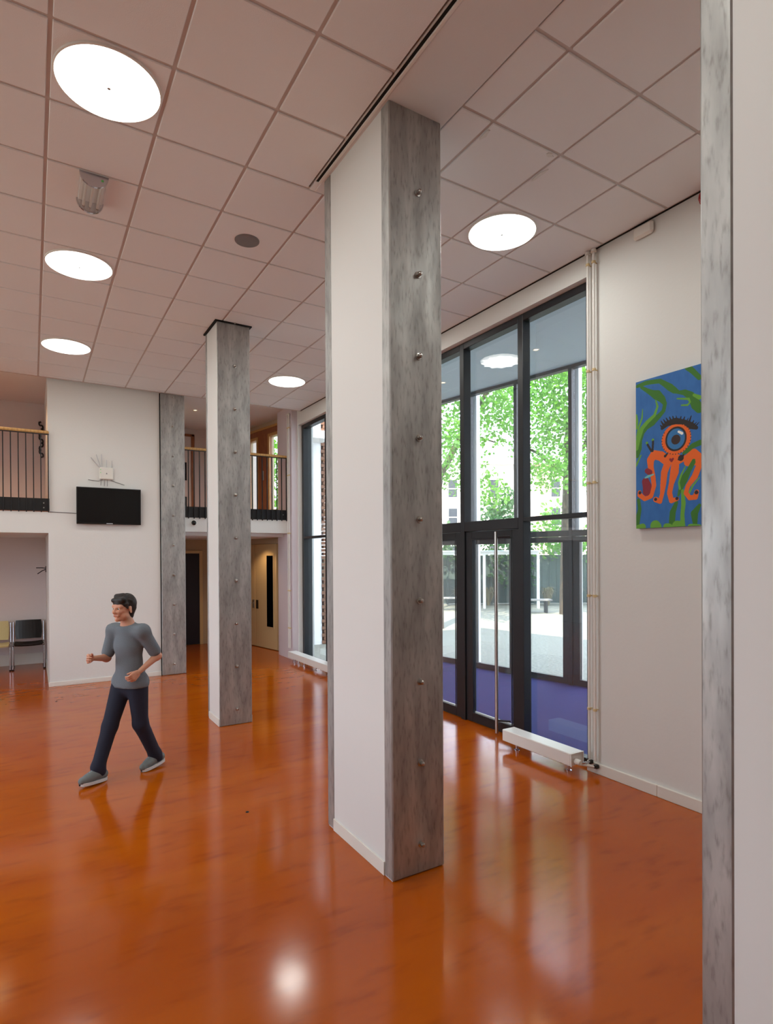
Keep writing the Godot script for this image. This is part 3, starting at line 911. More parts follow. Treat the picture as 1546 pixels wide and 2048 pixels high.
func column(label: String, z0: float, z1: float, front: float, rear: float, bolts: int, collar: bool) -> void:
	var xa := 1.835
	var xb := 2.220
	var t := thing("steel_clad_column", label, "column", Vector3(xa, 0, z0), 0.0, "columns of the hall")
	var w := xb - xa
	var d := z0 - z1
	bpart(t, "core", M.panel_white, Vector3(0.005, 0, -d + 0.012), Vector3(w - 0.005, HC, -0.012), 0.0)
	# U-shaped plates, made of a face and two returns with a chamfered corner
	for side in [[0.0, -front, "front_plate"], [-d + rear, -d, "rear_plate"]]:
		bpart(t, side[2], M.zinc, Vector3(0, 0.004, side[1]), Vector3(w, HC, side[0]), 0.007)
	part(t, "skirting_board", boxed([[-0.006, 0.005, 0, 0.085, -d + rear, -front], [w - 0.005, w + 0.006, 0, 0.085, -d + rear, -front]], 0.002), M.skirting)
	for i in bolts:
		part(t, "bolt", bolt_mesh(), M.steel, Vector3(0.205, 0.185 + 0.4985 * i, 0.0), Basis(Vector3.RIGHT, PI / 2))
	if collar:
		part(t, "collar", boxed([[-0.022, w + 0.022, HC - 0.014, HC, -d - 0.01, 0.02]]), M.shadow_gap)


func build_columns() -> void:
	column("tall column clad in galvanised steel plate in front of the entrance screen, the nearest whole one", -2.945, -3.835, 0.095, 0.10, 9, false)
	column("slim galvanised and white column standing free behind the walking person", -6.690, -7.200, 0.012, 0.06, 10, true)
	column("cropped column at the right edge of the picture, galvanised edge and white side", -0.200, -1.073, 0.095, 0.103, 9, false)
	var t := thing("steel_clad_column", "galvanised column set into the wall right of the television", "column", Vector3(1.835, 0, -10.098), 0.0, "columns of the hall")
	bpart(t, "front_plate", M.zinc, Vector3(0, 0.004, -0.052), Vector3(0.382, HC - 0.002, 0.0), 0.006)
	for i in 10:
		part(t, "bolt", bolt_mesh(), M.steel, Vector3(0.192, minf(0.185 + 0.4935 * i, 4.62), 0.0), Basis(Vector3.RIGHT, PI / 2))
	bpart(t, "side_groove", M.shadow_gap, Vector3(-0.012, 0.0, -0.052), Vector3(0.0, HC - 0.002, -0.03), 0.0)


# ---------------------------------------------------------------- lamps and fittings

func build_lamps() -> void:
	var where := [
		[0.4, 0, "largest round ceiling lamp, nearest at the upper left"], [0.4, 2, "round ceiling lamp second from the front in the left row"], [0.4, 4, "round ceiling lamp farthest in the left row, over the television wall"],
		[3.4, 0, "round ceiling lamp between the near column and the sea painting"], [3.4, 2, "round ceiling lamp hidden behind the near column, mirrored in the entrance glass"], [3.4, 4, "small far round ceiling lamp right of the second column"],
		[0.4, -2, "round ceiling lamp over the viewer"], [3.4, -2, "round ceiling lamp over the cropped column"],
		[-2.6, -2, "round ceiling lamp left of the picture, over the viewer"], [-2.6, 0, "round ceiling lamp left of the picture, first before the landing"], [-2.6, 2, "round ceiling lamp left of the picture, second before the landing"], [-2.6, 4, "round ceiling lamp left of the picture, beside the landing"]]
	for k in where:
		var t := thing("ceiling_lamp", k[2], "lamp", Vector3(k[0], HC, GZ - 0.3 - 1.2 * k[1]), 0.0, "round ceiling lamps")
		part(t, "rim", lathe([Vector2(0.284, 0.001), Vector2(0.284, -0.012), Vector2(0.276, -0.014), Vector2(0.276, -0.001)], 64), M.white_enamel)
		part(t, "diffuser", lathe([Vector2(0.276, -0.010), Vector2(0.268, -0.018), Vector2(0.0, -0.021)], 64), M.lamp_glow)
		part(t, "screw", lathe([Vector2(0.010, -0.020), Vector2(0.009, -0.028), Vector2(0.0, -0.029)], 12), M.steel)
		for turn in [0.0, PI / 6, PI / 3]:     # three squares set crosswise fill the round diffuser
			var l := AreaLight3D.new()
			l.name = "light"
			l.area_size = Vector2(0.39, 0.39)
			l.light_energy = 1.27
			l.light_color = Color(0.995, 1.0, 0.975)
			l.area_range = 30.0
			l.shadow_enabled = true
			l.position.y = -0.036 - 0.001 * turn
			l.basis = Basis(Vector3.RIGHT, -PI / 2) * Basis(Vector3.BACK, turn)
			t.add_child(l, true)


func pipe_pair(label: String, x: float, zs: Array, y0: float, clips: Array) -> void:
	for i in 2:
		var t := thing("heating_pipe", label % ["nearer the window" if i == 0 else "farther from the window"], "pipe", Vector3(x, y0, zs[i]), 0.0, "heating pipes")
		part(t, "pipe", tube([Vector3.ZERO, Vector3(0, HC - y0 - 0.03, 0)], 0.0125, 12), M.white_enamel)
		part(t, "ceiling_rose", lathe([Vector2(0.013, 0.0), Vector2(0.026, 0.004), Vector2(0.022, 0.03), Vector2(0.013, 0.034)], 16), M.white_plastic, Vector3(0, HC - y0 - 0.035, 0))
		for y in clips:
			part(t, "pipe_clip", lathe([Vector2(0.0125, -0.012), Vector2(0.018, -0.010), Vector2(0.018, 0.010), Vector2(0.0125, 0.012)], 14), M.cream_door, Vector3(0, y - y0, 0))
			part(t, "clip_stud", tube([Vector3(0, y - y0, 0), Vector3((4.33 if x > 4.25 else 4.22) - x, y - y0, 0)], 0.005, 6), M.cream_door)


func radiator(label: String, z0: float, z1: float, legs: Array, valve: bool) -> void:
	var t := thing("low_radiator", label, "radiator", Vector3(4.085, 0, z0), 0.0, "low radiators")
	var d := z0 - z1
	bpart(t, "casing", M.white_enamel, Vector3(0, 0.075, -d), Vector3(0.165, 0.19, -0.012), 0.006)
	part(t, "end_frame", boxed([[0.0, 0.165, 0.182, 0.19, -0.012, 0.0], [0.0, 0.008, 0.075, 0.182, -0.012, 0.0], [0.157, 0.165, 0.075, 0.182, -0.012, 0.0]]), M.white_enamel)
	for z in legs:
		part(t, "foot", tube([Vector3(0.08, 0.0, -z), Vector3(0.08, 0.08, -z)], 0.014, 10), M.chrome)
		part(t, "foot_disc", lathe([Vector2(0.028, 0.0), Vector2(0.028, 0.006), Vector2(0.014, 0.010)], 14), M.chrome, Vector3(0.08, 0, -z))
	if valve:
		part(t, "thermostat_knob", lathe([Vector2(0.0, 0.0), Vector2(0.022, 0.0), Vector2(0.026, 0.006), Vector2(0.026, 0.045), Vector2(0.020, 0.056), Vector2(0.0, 0.058)], 18), M.white_plastic, Vector3(0.05, 0.12, 0.005), Basis(Vector3.RIGHT, PI / 2) * Basis())
		part(t, "valve_body", tube([Vector3(0.075, 0.10, 0.0), Vector3(0.11, 0.10, 0.03), Vector3(0.15, 0.10, 0.04), Vector3(0.205, 0.10, 0.045)], 0.011, 10), M.chrome)
		part(t, "supply_pipe", tube([Vector3(0.10, 0.085, 0.02), Vector3(0.15, 0.075, 0.045), Vector3(0.19, 0.07, 0.09), Vector3(0.205, 0.07, 0.10)], 0.011, 10), M.white_enamel)
		part(t, "wall_elbow", boxed([[0.185, 0.225, 0.08, 0.115, 0.03, 0.06], [0.185, 0.225, 0.055, 0.09, 0.085, 0.12]], 0.006), M.black_metal)


func build_fittings() -> void:
	pipe_pair("white heating pipe beside the entrance screen, the one %s", 4.288, [-3.525, -3.462], 0.125, [4.55, 3.60, 2.60, 1.59, 0.575])
	pipe_pair("thin white heating pipe in the far corner, the one %s", 4.190, [-10.36, -10.43], 0.22, [4.40, 3.50, 2.40, 1.31, 0.60])
	radiator("low white radiator on feet in front of the entrance glass", -3.555, -4.44, [0.10, 0.76], true)
	radiator("long low white radiator under the far window", -7.95, -10.22, [0.15, 0.7, 1.2, 1.7, 1.95, 2.15], false)
	# television
	var t := thing("television", "black flat television on the white wall", "television", Vector3(1.055, 2.765, -10.07), 0.0)
	t.rotation.x = 0.03
	bpart(t, "housing", M.bezel_black, Vector3(-0.462, -0.285, -0.045), Vector3(0.462, 0.285, 0.0), 0.004)
	bpart(t, "screen", M.screen_black, Vector3(-0.446, -0.262, 0.0), Vector3(0.446, 0.270, 0.002), 0.0)
	bpart(t, "brand_plate", M.logo_grey, Vector3(-0.045, -0.279, 0.0), Vector3(0.045, -0.266, 0.003), 0.001)
	bpart(t, "wall_bracket", M.black_metal, Vector3(-0.15, -0.12, -0.062), Vector3(0.15, 0.12, -0.045), 0.0)
	# wireless box with its aerials
	t = thing("wireless_router", "small white wireless box with thin aerials above the television", "router", Vector3(1.022, 3.285, -10.15))
	bpart(t, "case", M.white_plastic, Vector3(-0.10, -0.095, 0.0), Vector3(0.10, 0.095, 0.04), 0.012)
	part(t, "emblem", prism(PackedVector2Array([Vector2(-0.012, -0.012), Vector2(0.012, -0.012), Vector2(0.0, 0.014)]), 0.04, 0.042), M.grey_plastic)
	for y in [0.055, 0.01]:
		bpart(t, "indicator", M.led_green, Vector3(-0.092, y - 0.006, 0.04), Vector3(-0.080, y + 0.006, 0.042), 0.0)
	for k in [[-0.095, -0.22, 0.15], [-0.08, -0.145, 0.20], [-0.065, -0.07, 0.21], [0.0, 0.0, 0.125], [0.075, 0.078, 0.12]]:
		part(t, "aerial", tube([Vector3(k[0], 0.09, 0.02), Vector3(lerpf(k[0], k[1], 0.15), 0.11, 0.022), Vector3(k[1], 0.09 + k[2], 0.02)], 0.005, 6), M.logo_grey)
	for k in [[-0.075, -0.19], [-0.03, -0.20], [0.01, -0.20]]:
		part(t, "cable", tube([Vector3(k[0], -0.09, 0.02), Vector3(k[0] * 1.05, -0.13, 0.02), Vector3(k[0] * 1.1, k[1], 0.015)], 0.004, 6), M.grey_plastic)
	part(t, "cable", tube([Vector3(-0.06, -0.10, 0.012), Vector3(-0.12, -0.125, 0.01), Vector3(-0.26, -0.11, 0.008)], 0.004, 6), M.grey_plastic)
	part(t, "cable", tube([Vector3(0.06, -0.10, 0.012), Vector3(0.14, -0.13, 0.01), Vector3(0.26, -0.165, 0.008)], 0.004, 6), M.grey_plastic)
	single("wall_cable", tube([Vector3(0.235, 2.655, -10.146), Vector3(0.45, 2.65, -10.146), Vector3(0.70, 2.64, -10.144)], 0.006, 6), M.grey_plastic, Vector3.ZERO, "thin grey cable running along the wall from the left railing to the television", "cable")
	# security camera under the right railing
	t = thing("dome_camera", "small black dome camera on the white edge of the right landing", "camera", Vector3(2.445, 2.56, -10.5))
	part(t, "base", lathe([Vector2(0.055, 0.0), Vector2(0.055, 0.02), Vector2(0.045, 0.03), Vector2(0.0, 0.03)], 20), M.white_plastic, Vector3.ZERO, Basis(Vector3.RIGHT, PI / 2))
	part(t, "dome", lathe([Vector2(0.042, 0.03), Vector2(0.040, 0.045), Vector2(0.028, 0.062), Vector2(0.0, 0.07)], 20), M.screen_black, Vector3.ZERO, Basis(Vector3.RIGHT, PI / 2))
	# emergency luminaire: half drum under the ceiling
	t = thing("emergency_luminaire", "half-drum emergency luminaire of ribbed clear plastic under the left ceiling", "luminaire", Vector3(0.40, HC, -4.60))
	var st := begin()
	var n := 14
	for i in n:
		var a0 := PI * i / n
		var a1 := PI * (i + 1) / n
		quad(st, Vector3(cos(a0) * 0.088, -sin(a0) * 0.085, 0), Vector3(cos(a1) * 0.088, -sin(a1) * 0.085, 0), Vector3(cos(a1) * 0.088, -sin(a1) * 0.085, -0.34), Vector3(cos(a0) * 0.088, -sin(a0) * 0.085, -0.34), Vector3(0, 0, -0.17))
	part(t, "cover", done(st), M.clear_acrylic)
	for e in [[0.0, 0.018], [-0.358, -0.34]]:
		var p := PackedVector2Array()
		for i in n + 1:
			p.append(Vector2(cos(PI * i / n) * 0.094, -sin(PI * i / n) * 0.091))
		part(t, "end_cap", prism(p, e[0], e[1]), M.chrome)
	bpart(t, "tray", M.white_enamel, Vector3(-0.08, -0.012, -0.34), Vector3(0.08, 0.0, 0.0), 0.002)
	for x in [-0.045, 0.0, 0.05]:
		part(t, "tube_lamp", tube([Vector3(x, -0.045, -0.005), Vector3(x, -0.045, -0.335)], 0.010, 10), M.white_plastic)
	bpart(t, "status_light", M.led_green, Vector3(0.045, -0.04, 0.018), Vector3(0.060, -0.028, 0.022), 0.001)
	# loudspeaker in a tile
	t = thing("ceiling_loudspeaker", "round grey loudspeaker grille in a ceiling tile", "loudspeaker", Vector3(1.604, HC, -4.882))
	part(t, "grille", lathe([Vector2(0.098, 0.0), Vector2(0.098, -0.005), Vector2(0.088, -0.009), Vector2(0.0, -0.010)], 36), M.grey_plastic)
	part(t, "ring", lathe([Vector2(0.104, 0.0), Vector2(0.103, -0.006), Vector2(0.098, -0.006)], 36), M.grey_plastic)
	# sensor box and alarm on the wall under the ceiling
	t = thing("wall_sensor", "small white sensor box high on the wall above the pipes", "sensor", Vector3(4.33, 4.605, -2.985))
	bpart(t, "case", M.white_plastic, Vector3(-0.045, -0.052, -0.09), Vector3(0.0, 0.052, 0.09), 0.018)
	t = thing("alarm_bell", "red alarm beacon high on the wall, cut off by the cropped column", "alarm", Vector3(4.33, 4.60, -2.46))
	part(t, "base", lathe([Vector2(0.058, 0.0), Vector2(0.058, 0.03), Vector2(0.0, 0.03)], 24), M.alarm_red, Vector3.ZERO, Basis(Vector3.BACK, PI / 2))
	part(t, "lens", lathe([Vector2(0.05, 0.03), Vector2(0.047, 0.06), Vector2(0.03, 0.082), Vector2(0.0, 0.09)], 24), M.alarm_red, Vector3.ZERO, Basis(Vector3.BACK, PI / 2))
	# black lettering-like ornament on the wall of the left landing
	t = thing("wall_ornament", "black curly iron ornament hanging upright on the left landing wall", "ornament", Vector3(0.165, 3.90, -12.555))
	for i in 5:
		var pts := []
		for k in 13:
			var a := TAU * k / 12.0
			pts.append(Vector3(0.03 * sin(a) * (1.0 if i % 2 else -1.0), 0.13 * i + 0.055 * cos(a * 0.5) + 0.02 * sin(a * 2.0), 0.0))
		part(t, "curl", tube(pts, 0.014, 6), M.black_metal)
	# coat hook
	t = thing("coat_hook", "thin dark forked coat hook on the wall above the black chair", "hook", Vector3(0.215, 1.75, -12.2))
	part(t, "prong", tube([Vector3.ZERO, Vector3(-0.05, -0.02, 0.0), Vector3(-0.13, -0.08, 0.0)], 0.009, 6), M.black_metal)
	part(t, "prong", tube([Vector3(0, 0.02, 0), Vector3(-0.06, 0.03, 0.0), Vector3(-0.15, 0.03, 0.02)], 0.009, 6), M.black_metal)
	bpart(t, "back_plate", M.black_metal, Vector3(-0.006, -0.05, -0.02), Vector3(0.005, 0.06, 0.02), 0.001)
	painting()
	# specks on the floor
	for k in [[0.27, -9.07, "tiny dark speck on the floor left of the walking person"], [1.40, -4.35, "tiny dark speck on the open floor before the near column"]]:
		single("floor_speck", lathe([Vector2(0.014, 0.0), Vector2(0.011, 0.004), Vector2(0.0, 0.005)], 9), M.shadow_gap, Vector3(k[0], 0, k[1]), k[2], "speck", "floor specks")


func stroke(im: Image, p: Array, c: Color) -> void:
	for i in range(0, p.size() - 3, 3):
		var a := Vector2(p[i], p[i + 1])
		var b := Vector2(p[i + 3], p[i + 4])
		var ra: float = p[i + 2]
		var rb: float = p[i + 5]
		var rm := maxf(ra, rb) + 1.0
		var lo := Vector2(minf(a.x, b.x) - rm, minf(a.y, b.y) - rm)
		var hi := Vector2(maxf(a.x, b.x) + rm, maxf(a.y, b.y) + rm)
		var ab := b - a
		var l2 := maxf(ab.length_squared(), 0.0001)
		for y in range(maxi(0, int(lo.y)), mini(im.get_height(), int(hi.y) + 1)):
			for x in range(maxi(0, int(lo.x)), mini(im.get_width(), int(hi.x) + 1)):
				var q := Vector2(x, y)
				var t := clampf((q - a).dot(ab) / l2, 0.0, 1.0)
				if q.distance_to(a + ab * t) <= lerpf(ra, rb, t):
					im.set_pixel(x, y, c)


func oval(im: Image, x: float, y: float, rx: float, ry: float, c: Color) -> void:
	for j in range(int(y - ry), int(y + ry) + 1):
		for i in range(int(x - rx), int(x + rx) + 1):
			if pow((i - x) / rx, 2.0) + pow((j - y) / ry, 2.0) <= 1.0 and i >= 0 and j >= 0 and i < im.get_width() and j < im.get_height():
				im.set_pixel(i, j, c)


func painting() -> void:
	var ink := {"dg": Color(0.20, 0.46, 0.08), "lg": Color(0.40, 0.66, 0.18), "or": Color(0.93, 0.40, 0.04), "bk": Color(0.12, 0.08, 0.08), "rd": Color(0.54, 0.09, 0.17), "tl": Color(0.45, 0.75, 0.75)}
	var im := Image.create_empty(448, 676, false, Image.FORMAT_RGB8)
	var n := FastNoiseLite.new()
	n.seed = 4
	n.frequency = 0.02
	for y in 676:
		for x in 448:
			var v := n.get_noise_2d(x, y * 0.5) * 0.04
			im.set_pixel(x, y, Color(0.15 + v, 0.42 + v, 0.70 + v))
	var strokes := [
		["dg",[8,19,8,50,15,10,81,18,10,120,24,10,145,44,12,167,63,15,188,82,13,207,95,7,234,102,12,261,122,16,275,147,19,284,166,21,299,186,18]],
		["dg",[29,29,7,55,49,9,80,67,13,105,82,21,130,106,15,144,130,9,137,160,9,113,180,12,80,196,21,49,216,14,31,238,12,18,271,13,12,308,17,6,340,10]],
		["lg",[100,106,3,108,135,5,93,171,7,57,194,9,31,217,10,14,256,12,3,306,9]],
		["lg",[34,131,2,31,170,4,14,209,5,5,254,5]],
		["lg",[2,152,5,5,183,7,2,211,6]],
		["lg",[25,340,3,7,371,5,0,386,4]],
		["lg",[201,121,3,252,134,5,258,149,4,248,159,4,220,154,3]],
		["dg",[248,-3,13,271,22,11,299,56,10]],
		["lg",[275,123,6,299,139,9]],
		["dg",[301,328,12,270,336,11,245,354,10,229,362,6]],
		["dg",[274,402,10,252,438,11,229,475,18,215,513,10,205,540,5]],
		["lg",[238,419,2,219,451,4,207,485,4,212,512,5]],
		["dg",[196,571,8,179,612,14,174,666,14]],
		["lg",[224,522,7,228,576,10,223,624,9,224,672,11]],
		["lg",[298,474,2,269,505,4,254,534,4]],
		["dg",[298,590,7,276,623,16,279,671,9]],
		["dg",[12,544,8,18,587,9,6,638,13,2,671,12]],
		["lg",[6,671,12,32,670,17]],
		["lg",[96,667,25,101,673,25]],
		["lg",[150,674,16,162,676,16]],
		["lg",[198,671,22,214,674,22]],
		["lg",[260,681,15,296,682,12]],
		["or",[156,387,20,124,358,21,91,347,20,73,368,18,74,401,14,85,444,12,90,486,11,75,531,11,44,542,10,18,521,12,17,509,9]],
		["or",[158,390,17,140,432,16,135,482,14,129,527,10,119,560,10,98,549,12]],
		["or",[192,390,18,187,438,20,173,486,12,164,525,12,173,561,11,200,555,8]],
		["or",[208,392,13,243,380,11,274,365,16,293,383,15,297,422,13,278,467,14,248,503,10,239,533,10,256,556,10,280,554,12,286,533,10]],
		["or",[159,367,13,201,382,20]],
		["bk",[19,511,7,19,512,7]],
		["bk",[97,548,7,98,548,7]],
		["bk",[198,553,7,199,553,7]],
		["bk",[285,533,7,285,534,9]],
		["bk",[130,236,7,154,220,12,192,216,14,234,229,10,263,250,14,285,263,8]],
		["bk",[206,385,4,217,380,13,229,369,3]],
		["bk",[144,361,6,154,353,3]],
		["bk",[59,297,5,77,328,5]],
		["bk",[86,287,5,83,329,5]],
		["lg",[55,288,6,56,289,6]],
		["lg",[85,279,6,85,280,6]],
		["rd",[48,463,18,56,487,22,53,510,19]],
		["rd",[56,415,12,69,424,13]],
		["tl",[46,446,3,61,441,6,87,435,3]],
		["rd",[168,379,5,174,387,5]],
		["rd",[180,379,5,174,387,5]],
		["bk",[130,231,5,122,221,2]],
		["bk",[137,223,5,125,203,2]],
		["bk",[149,219,5,137,199,2]],
		["bk",[161,215,5,149,194,2]],
		["bk",[173,213,5,165,193,2]],
		["bk",[185,211,5,180,193,2]],
		["bk",[199,213,5,195,194,1]],
		["bk",[213,218,5,218,202,2]],
		["bk",[227,223,5,234,207,2]],
		["bk",[241,231,4,250,215,1]],
		["bk",[252,238,5,263,209,2]],
		["bk",[263,246,5,274,231,2]],
		["bk",[272,252,5,286,240,1]],
		["bk",[279,258,4,297,242,1]]
	]
	var rest := [["dg", [330, 60, 20, 380, 120, 26, 448, 140, 22]], ["lg", [448, 300, 6, 410, 400, 12, 420, 520, 14, 400, 676, 18]], ["or", [250, 400, 20, 330, 400, 22, 370, 450, 18, 350, 540, 14, 390, 580, 13, 410, 555, 11]], ["dg", [360, 676, 20, 380, 560, 16, 350, 480, 8]]]
	for s in rest:
		stroke(im, s[1], ink[s[0]])
	for s in strokes:
		if s[0] != "bk":
			stroke(im, s[1], ink[s[0]])
	oval(im, 195, 295, 68, 67, ink["or"])
	for s in strokes:
		if s[0] == "bk":
			stroke(im, s[1], ink[s[0]])
	oval(im, 195, 295, 62, 61, ink["or"])
	oval(im, 194, 294, 49, 53, ink["bk"])
	oval(im, 194, 294, 41, 45, Color(0.17, 0.46, 0.70))
	oval(im, 194, 297, 21, 21, Color(0.20, 0.11, 0.10))
	stroke(im, [207, 265, 5, 222, 275, 6], Color(0.95, 0.95, 0.92))
	for k in 26:     # stitched edge round the eye
		var a := PI * (-0.35 + 1.6 * k / 26.0)
		oval(im, 195 + cos(a) * 66, 295 + sin(a) * 65, 2.2, 2.2, ink["bk"])
	var m := mat("painted_canvas", Color(1, 1, 1), 0.55)
	m.albedo_texture = ImageTexture.create_from_image(im)
	var t := thing("painting", "painting of an orange one-eyed octopus among green seaweed on blue", "painting", Vector3(4.33, 2.171, -3.046), 0.0)
	bpart(t, "canvas", M.canvas_edge, Vector3(-0.040, 0.0, 0.0), Vector3(0.0, 1.207, 0.80), 0.003)
	var st := SurfaceTool.new()
	st.begin(Mesh.PRIMITIVE_TRIANGLES)
	var q := [[0.0, 1.207, 0.0, 0.0], [0.80, 1.207, 1.0, 0.0], [0.80, 0.0, 1.0, 1.0], [0.0, 0.0, 0.0, 1.0]]
	for i in [0, 1, 2, 0, 2, 3]:
		st.set_normal(Vector3.LEFT)
		st.set_uv(Vector2(q[i][2], q[i][3]))
		st.add_vertex(Vector3(-0.0405, q[i][1], q[i][0]))
	part(t, "picture", st.commit(), m)


# ---------------------------------------------------------------- furniture

func bent_sheet(pts: Array, w: float, thick: float, dish: float) -> ArrayMesh:   # profile in y and z swept along x, dished
	var st := begin()
	var n := 8
	var top := []
	var low := []
	for i in pts.size():
		var p: Vector2 = pts[i]
		var t: Vector2 = ((pts[mini(i + 1, pts.size() - 1)] as Vector2) - (pts[maxi(i - 1, 0)] as Vector2)).normalized()
		var nn := Vector2(-t.y, t.x)
		var ra := []
		var rb := []
		for k in n + 1:
			var s := 2.0 * k / n - 1.0
			var o := p + nn * dish * (s * s - 1.0)
			var ww := w / 2 * (1.0 - 0.06 * pow(2.0 * i / (pts.size() - 1) - 1.0, 4))
			ra.append(Vector3(s * ww, o.x + nn.x * thick / 2, o.y + nn.y * thick / 2))
			rb.append(Vector3(s * ww, o.x - nn.x * thick / 2, o.y - nn.y * thick / 2))
		top.append(ra)
		low.append(rb)
	for i in pts.size() - 1:
		for k in n:
			var c: Vector3 = (top[i][k] + top[i + 1][k + 1] + low[i][k] + low[i + 1][k + 1]) / 4.0
			quad(st, top[i][k], top[i][k + 1], top[i + 1][k + 1], top[i + 1][k], c)
			quad(st, low[i][k], low[i][k + 1], low[i + 1][k + 1], low[i + 1][k], c)
			if i == 0:
				quad(st, top[0][k], top[0][k + 1], low[0][k + 1], low[0][k], c)
			if i == pts.size() - 2:
				quad(st, top[i + 1][k], top[i + 1][k + 1], low[i + 1][k + 1], low[i + 1][k], c)
			if k == 0:
				quad(st, top[i][0], top[i + 1][0], low[i + 1][0], low[i][0], c)
			if k == n - 1:
				quad(st, top[i][n], top[i + 1][n], low[i + 1][n], low[i][n], c)
	return done(st)


func chair(at: Vector3, m: Material, label: String) -> void:
	var t := thing("visitor_chair", label, "chair", at, 0.0, "chairs of the side room")
	part(t, "seat", bent_sheet([Vector2(0.435, 0.235), Vector2(0.452, 0.20), Vector2(0.455, 0.08), Vector2(0.445, -0.08), Vector2(0.450, -0.20)], 0.44, 0.022, 0.012), m)
	part(t, "backrest", bent_sheet([Vector2(0.50, -0.205), Vector2(0.60, -0.225), Vector2(0.72, -0.245), Vector2(0.83, -0.265)], 0.42, 0.020, -0.03), m)
	for s in [-1.0, 1.0]:
		part(t, "side_frame", tube([Vector3(s * 0.235, 0.80, -0.275), Vector3(s * 0.235, 0.50, -0.225), Vector3(s * 0.235, 0.36, -0.20), Vector3(s * 0.235, 0.03, -0.24), Vector3(s * 0.235, 0.012, -0.22), Vector3(s * 0.235, 0.012, 0.20), Vector3(s * 0.235, 0.03, 0.22), Vector3(s * 0.235, 0.40, 0.20), Vector3(s * 0.235, 0.425, 0.18), Vector3(s * 0.235, 0.425, -0.21)], 0.011, 8), M.chrome)
		bpart(t, "foot_glide", M.black_metal, Vector3(s * 0.235 - 0.016, 0.0, 0.10), Vector3(s * 0.235 + 0.016, 0.024, 0.225), 0.004)
		bpart(t, "foot_glide", M.black_metal, Vector3(s * 0.235 - 0.016, 0.0, -0.25), Vector3(s * 0.235 + 0.016, 0.024, -0.17), 0.004)
	part(t, "cross_bar", tube([Vector3(-0.235, 0.42, 0.12), Vector3(0.235, 0.42, 0.12)], 0.010, 8), M.chrome)
	part(t, "cross_bar", tube([Vector3(-0.235, 0.42, -0.15), Vector3(0.235, 0.42, -0.15)], 0.010, 8), M.chrome)


func build_furniture() -> void:
	chair(Vector3(-0.06, 0, -12.15), M.black_shell, "black visitor chair with chrome legs in the side room")
	chair(Vector3(-0.57, 0, -12.15), M.cream_shell, "cream visitor chair with chrome legs cut off by the left picture edge")


# ---------------------------------------------------------------- the walking person

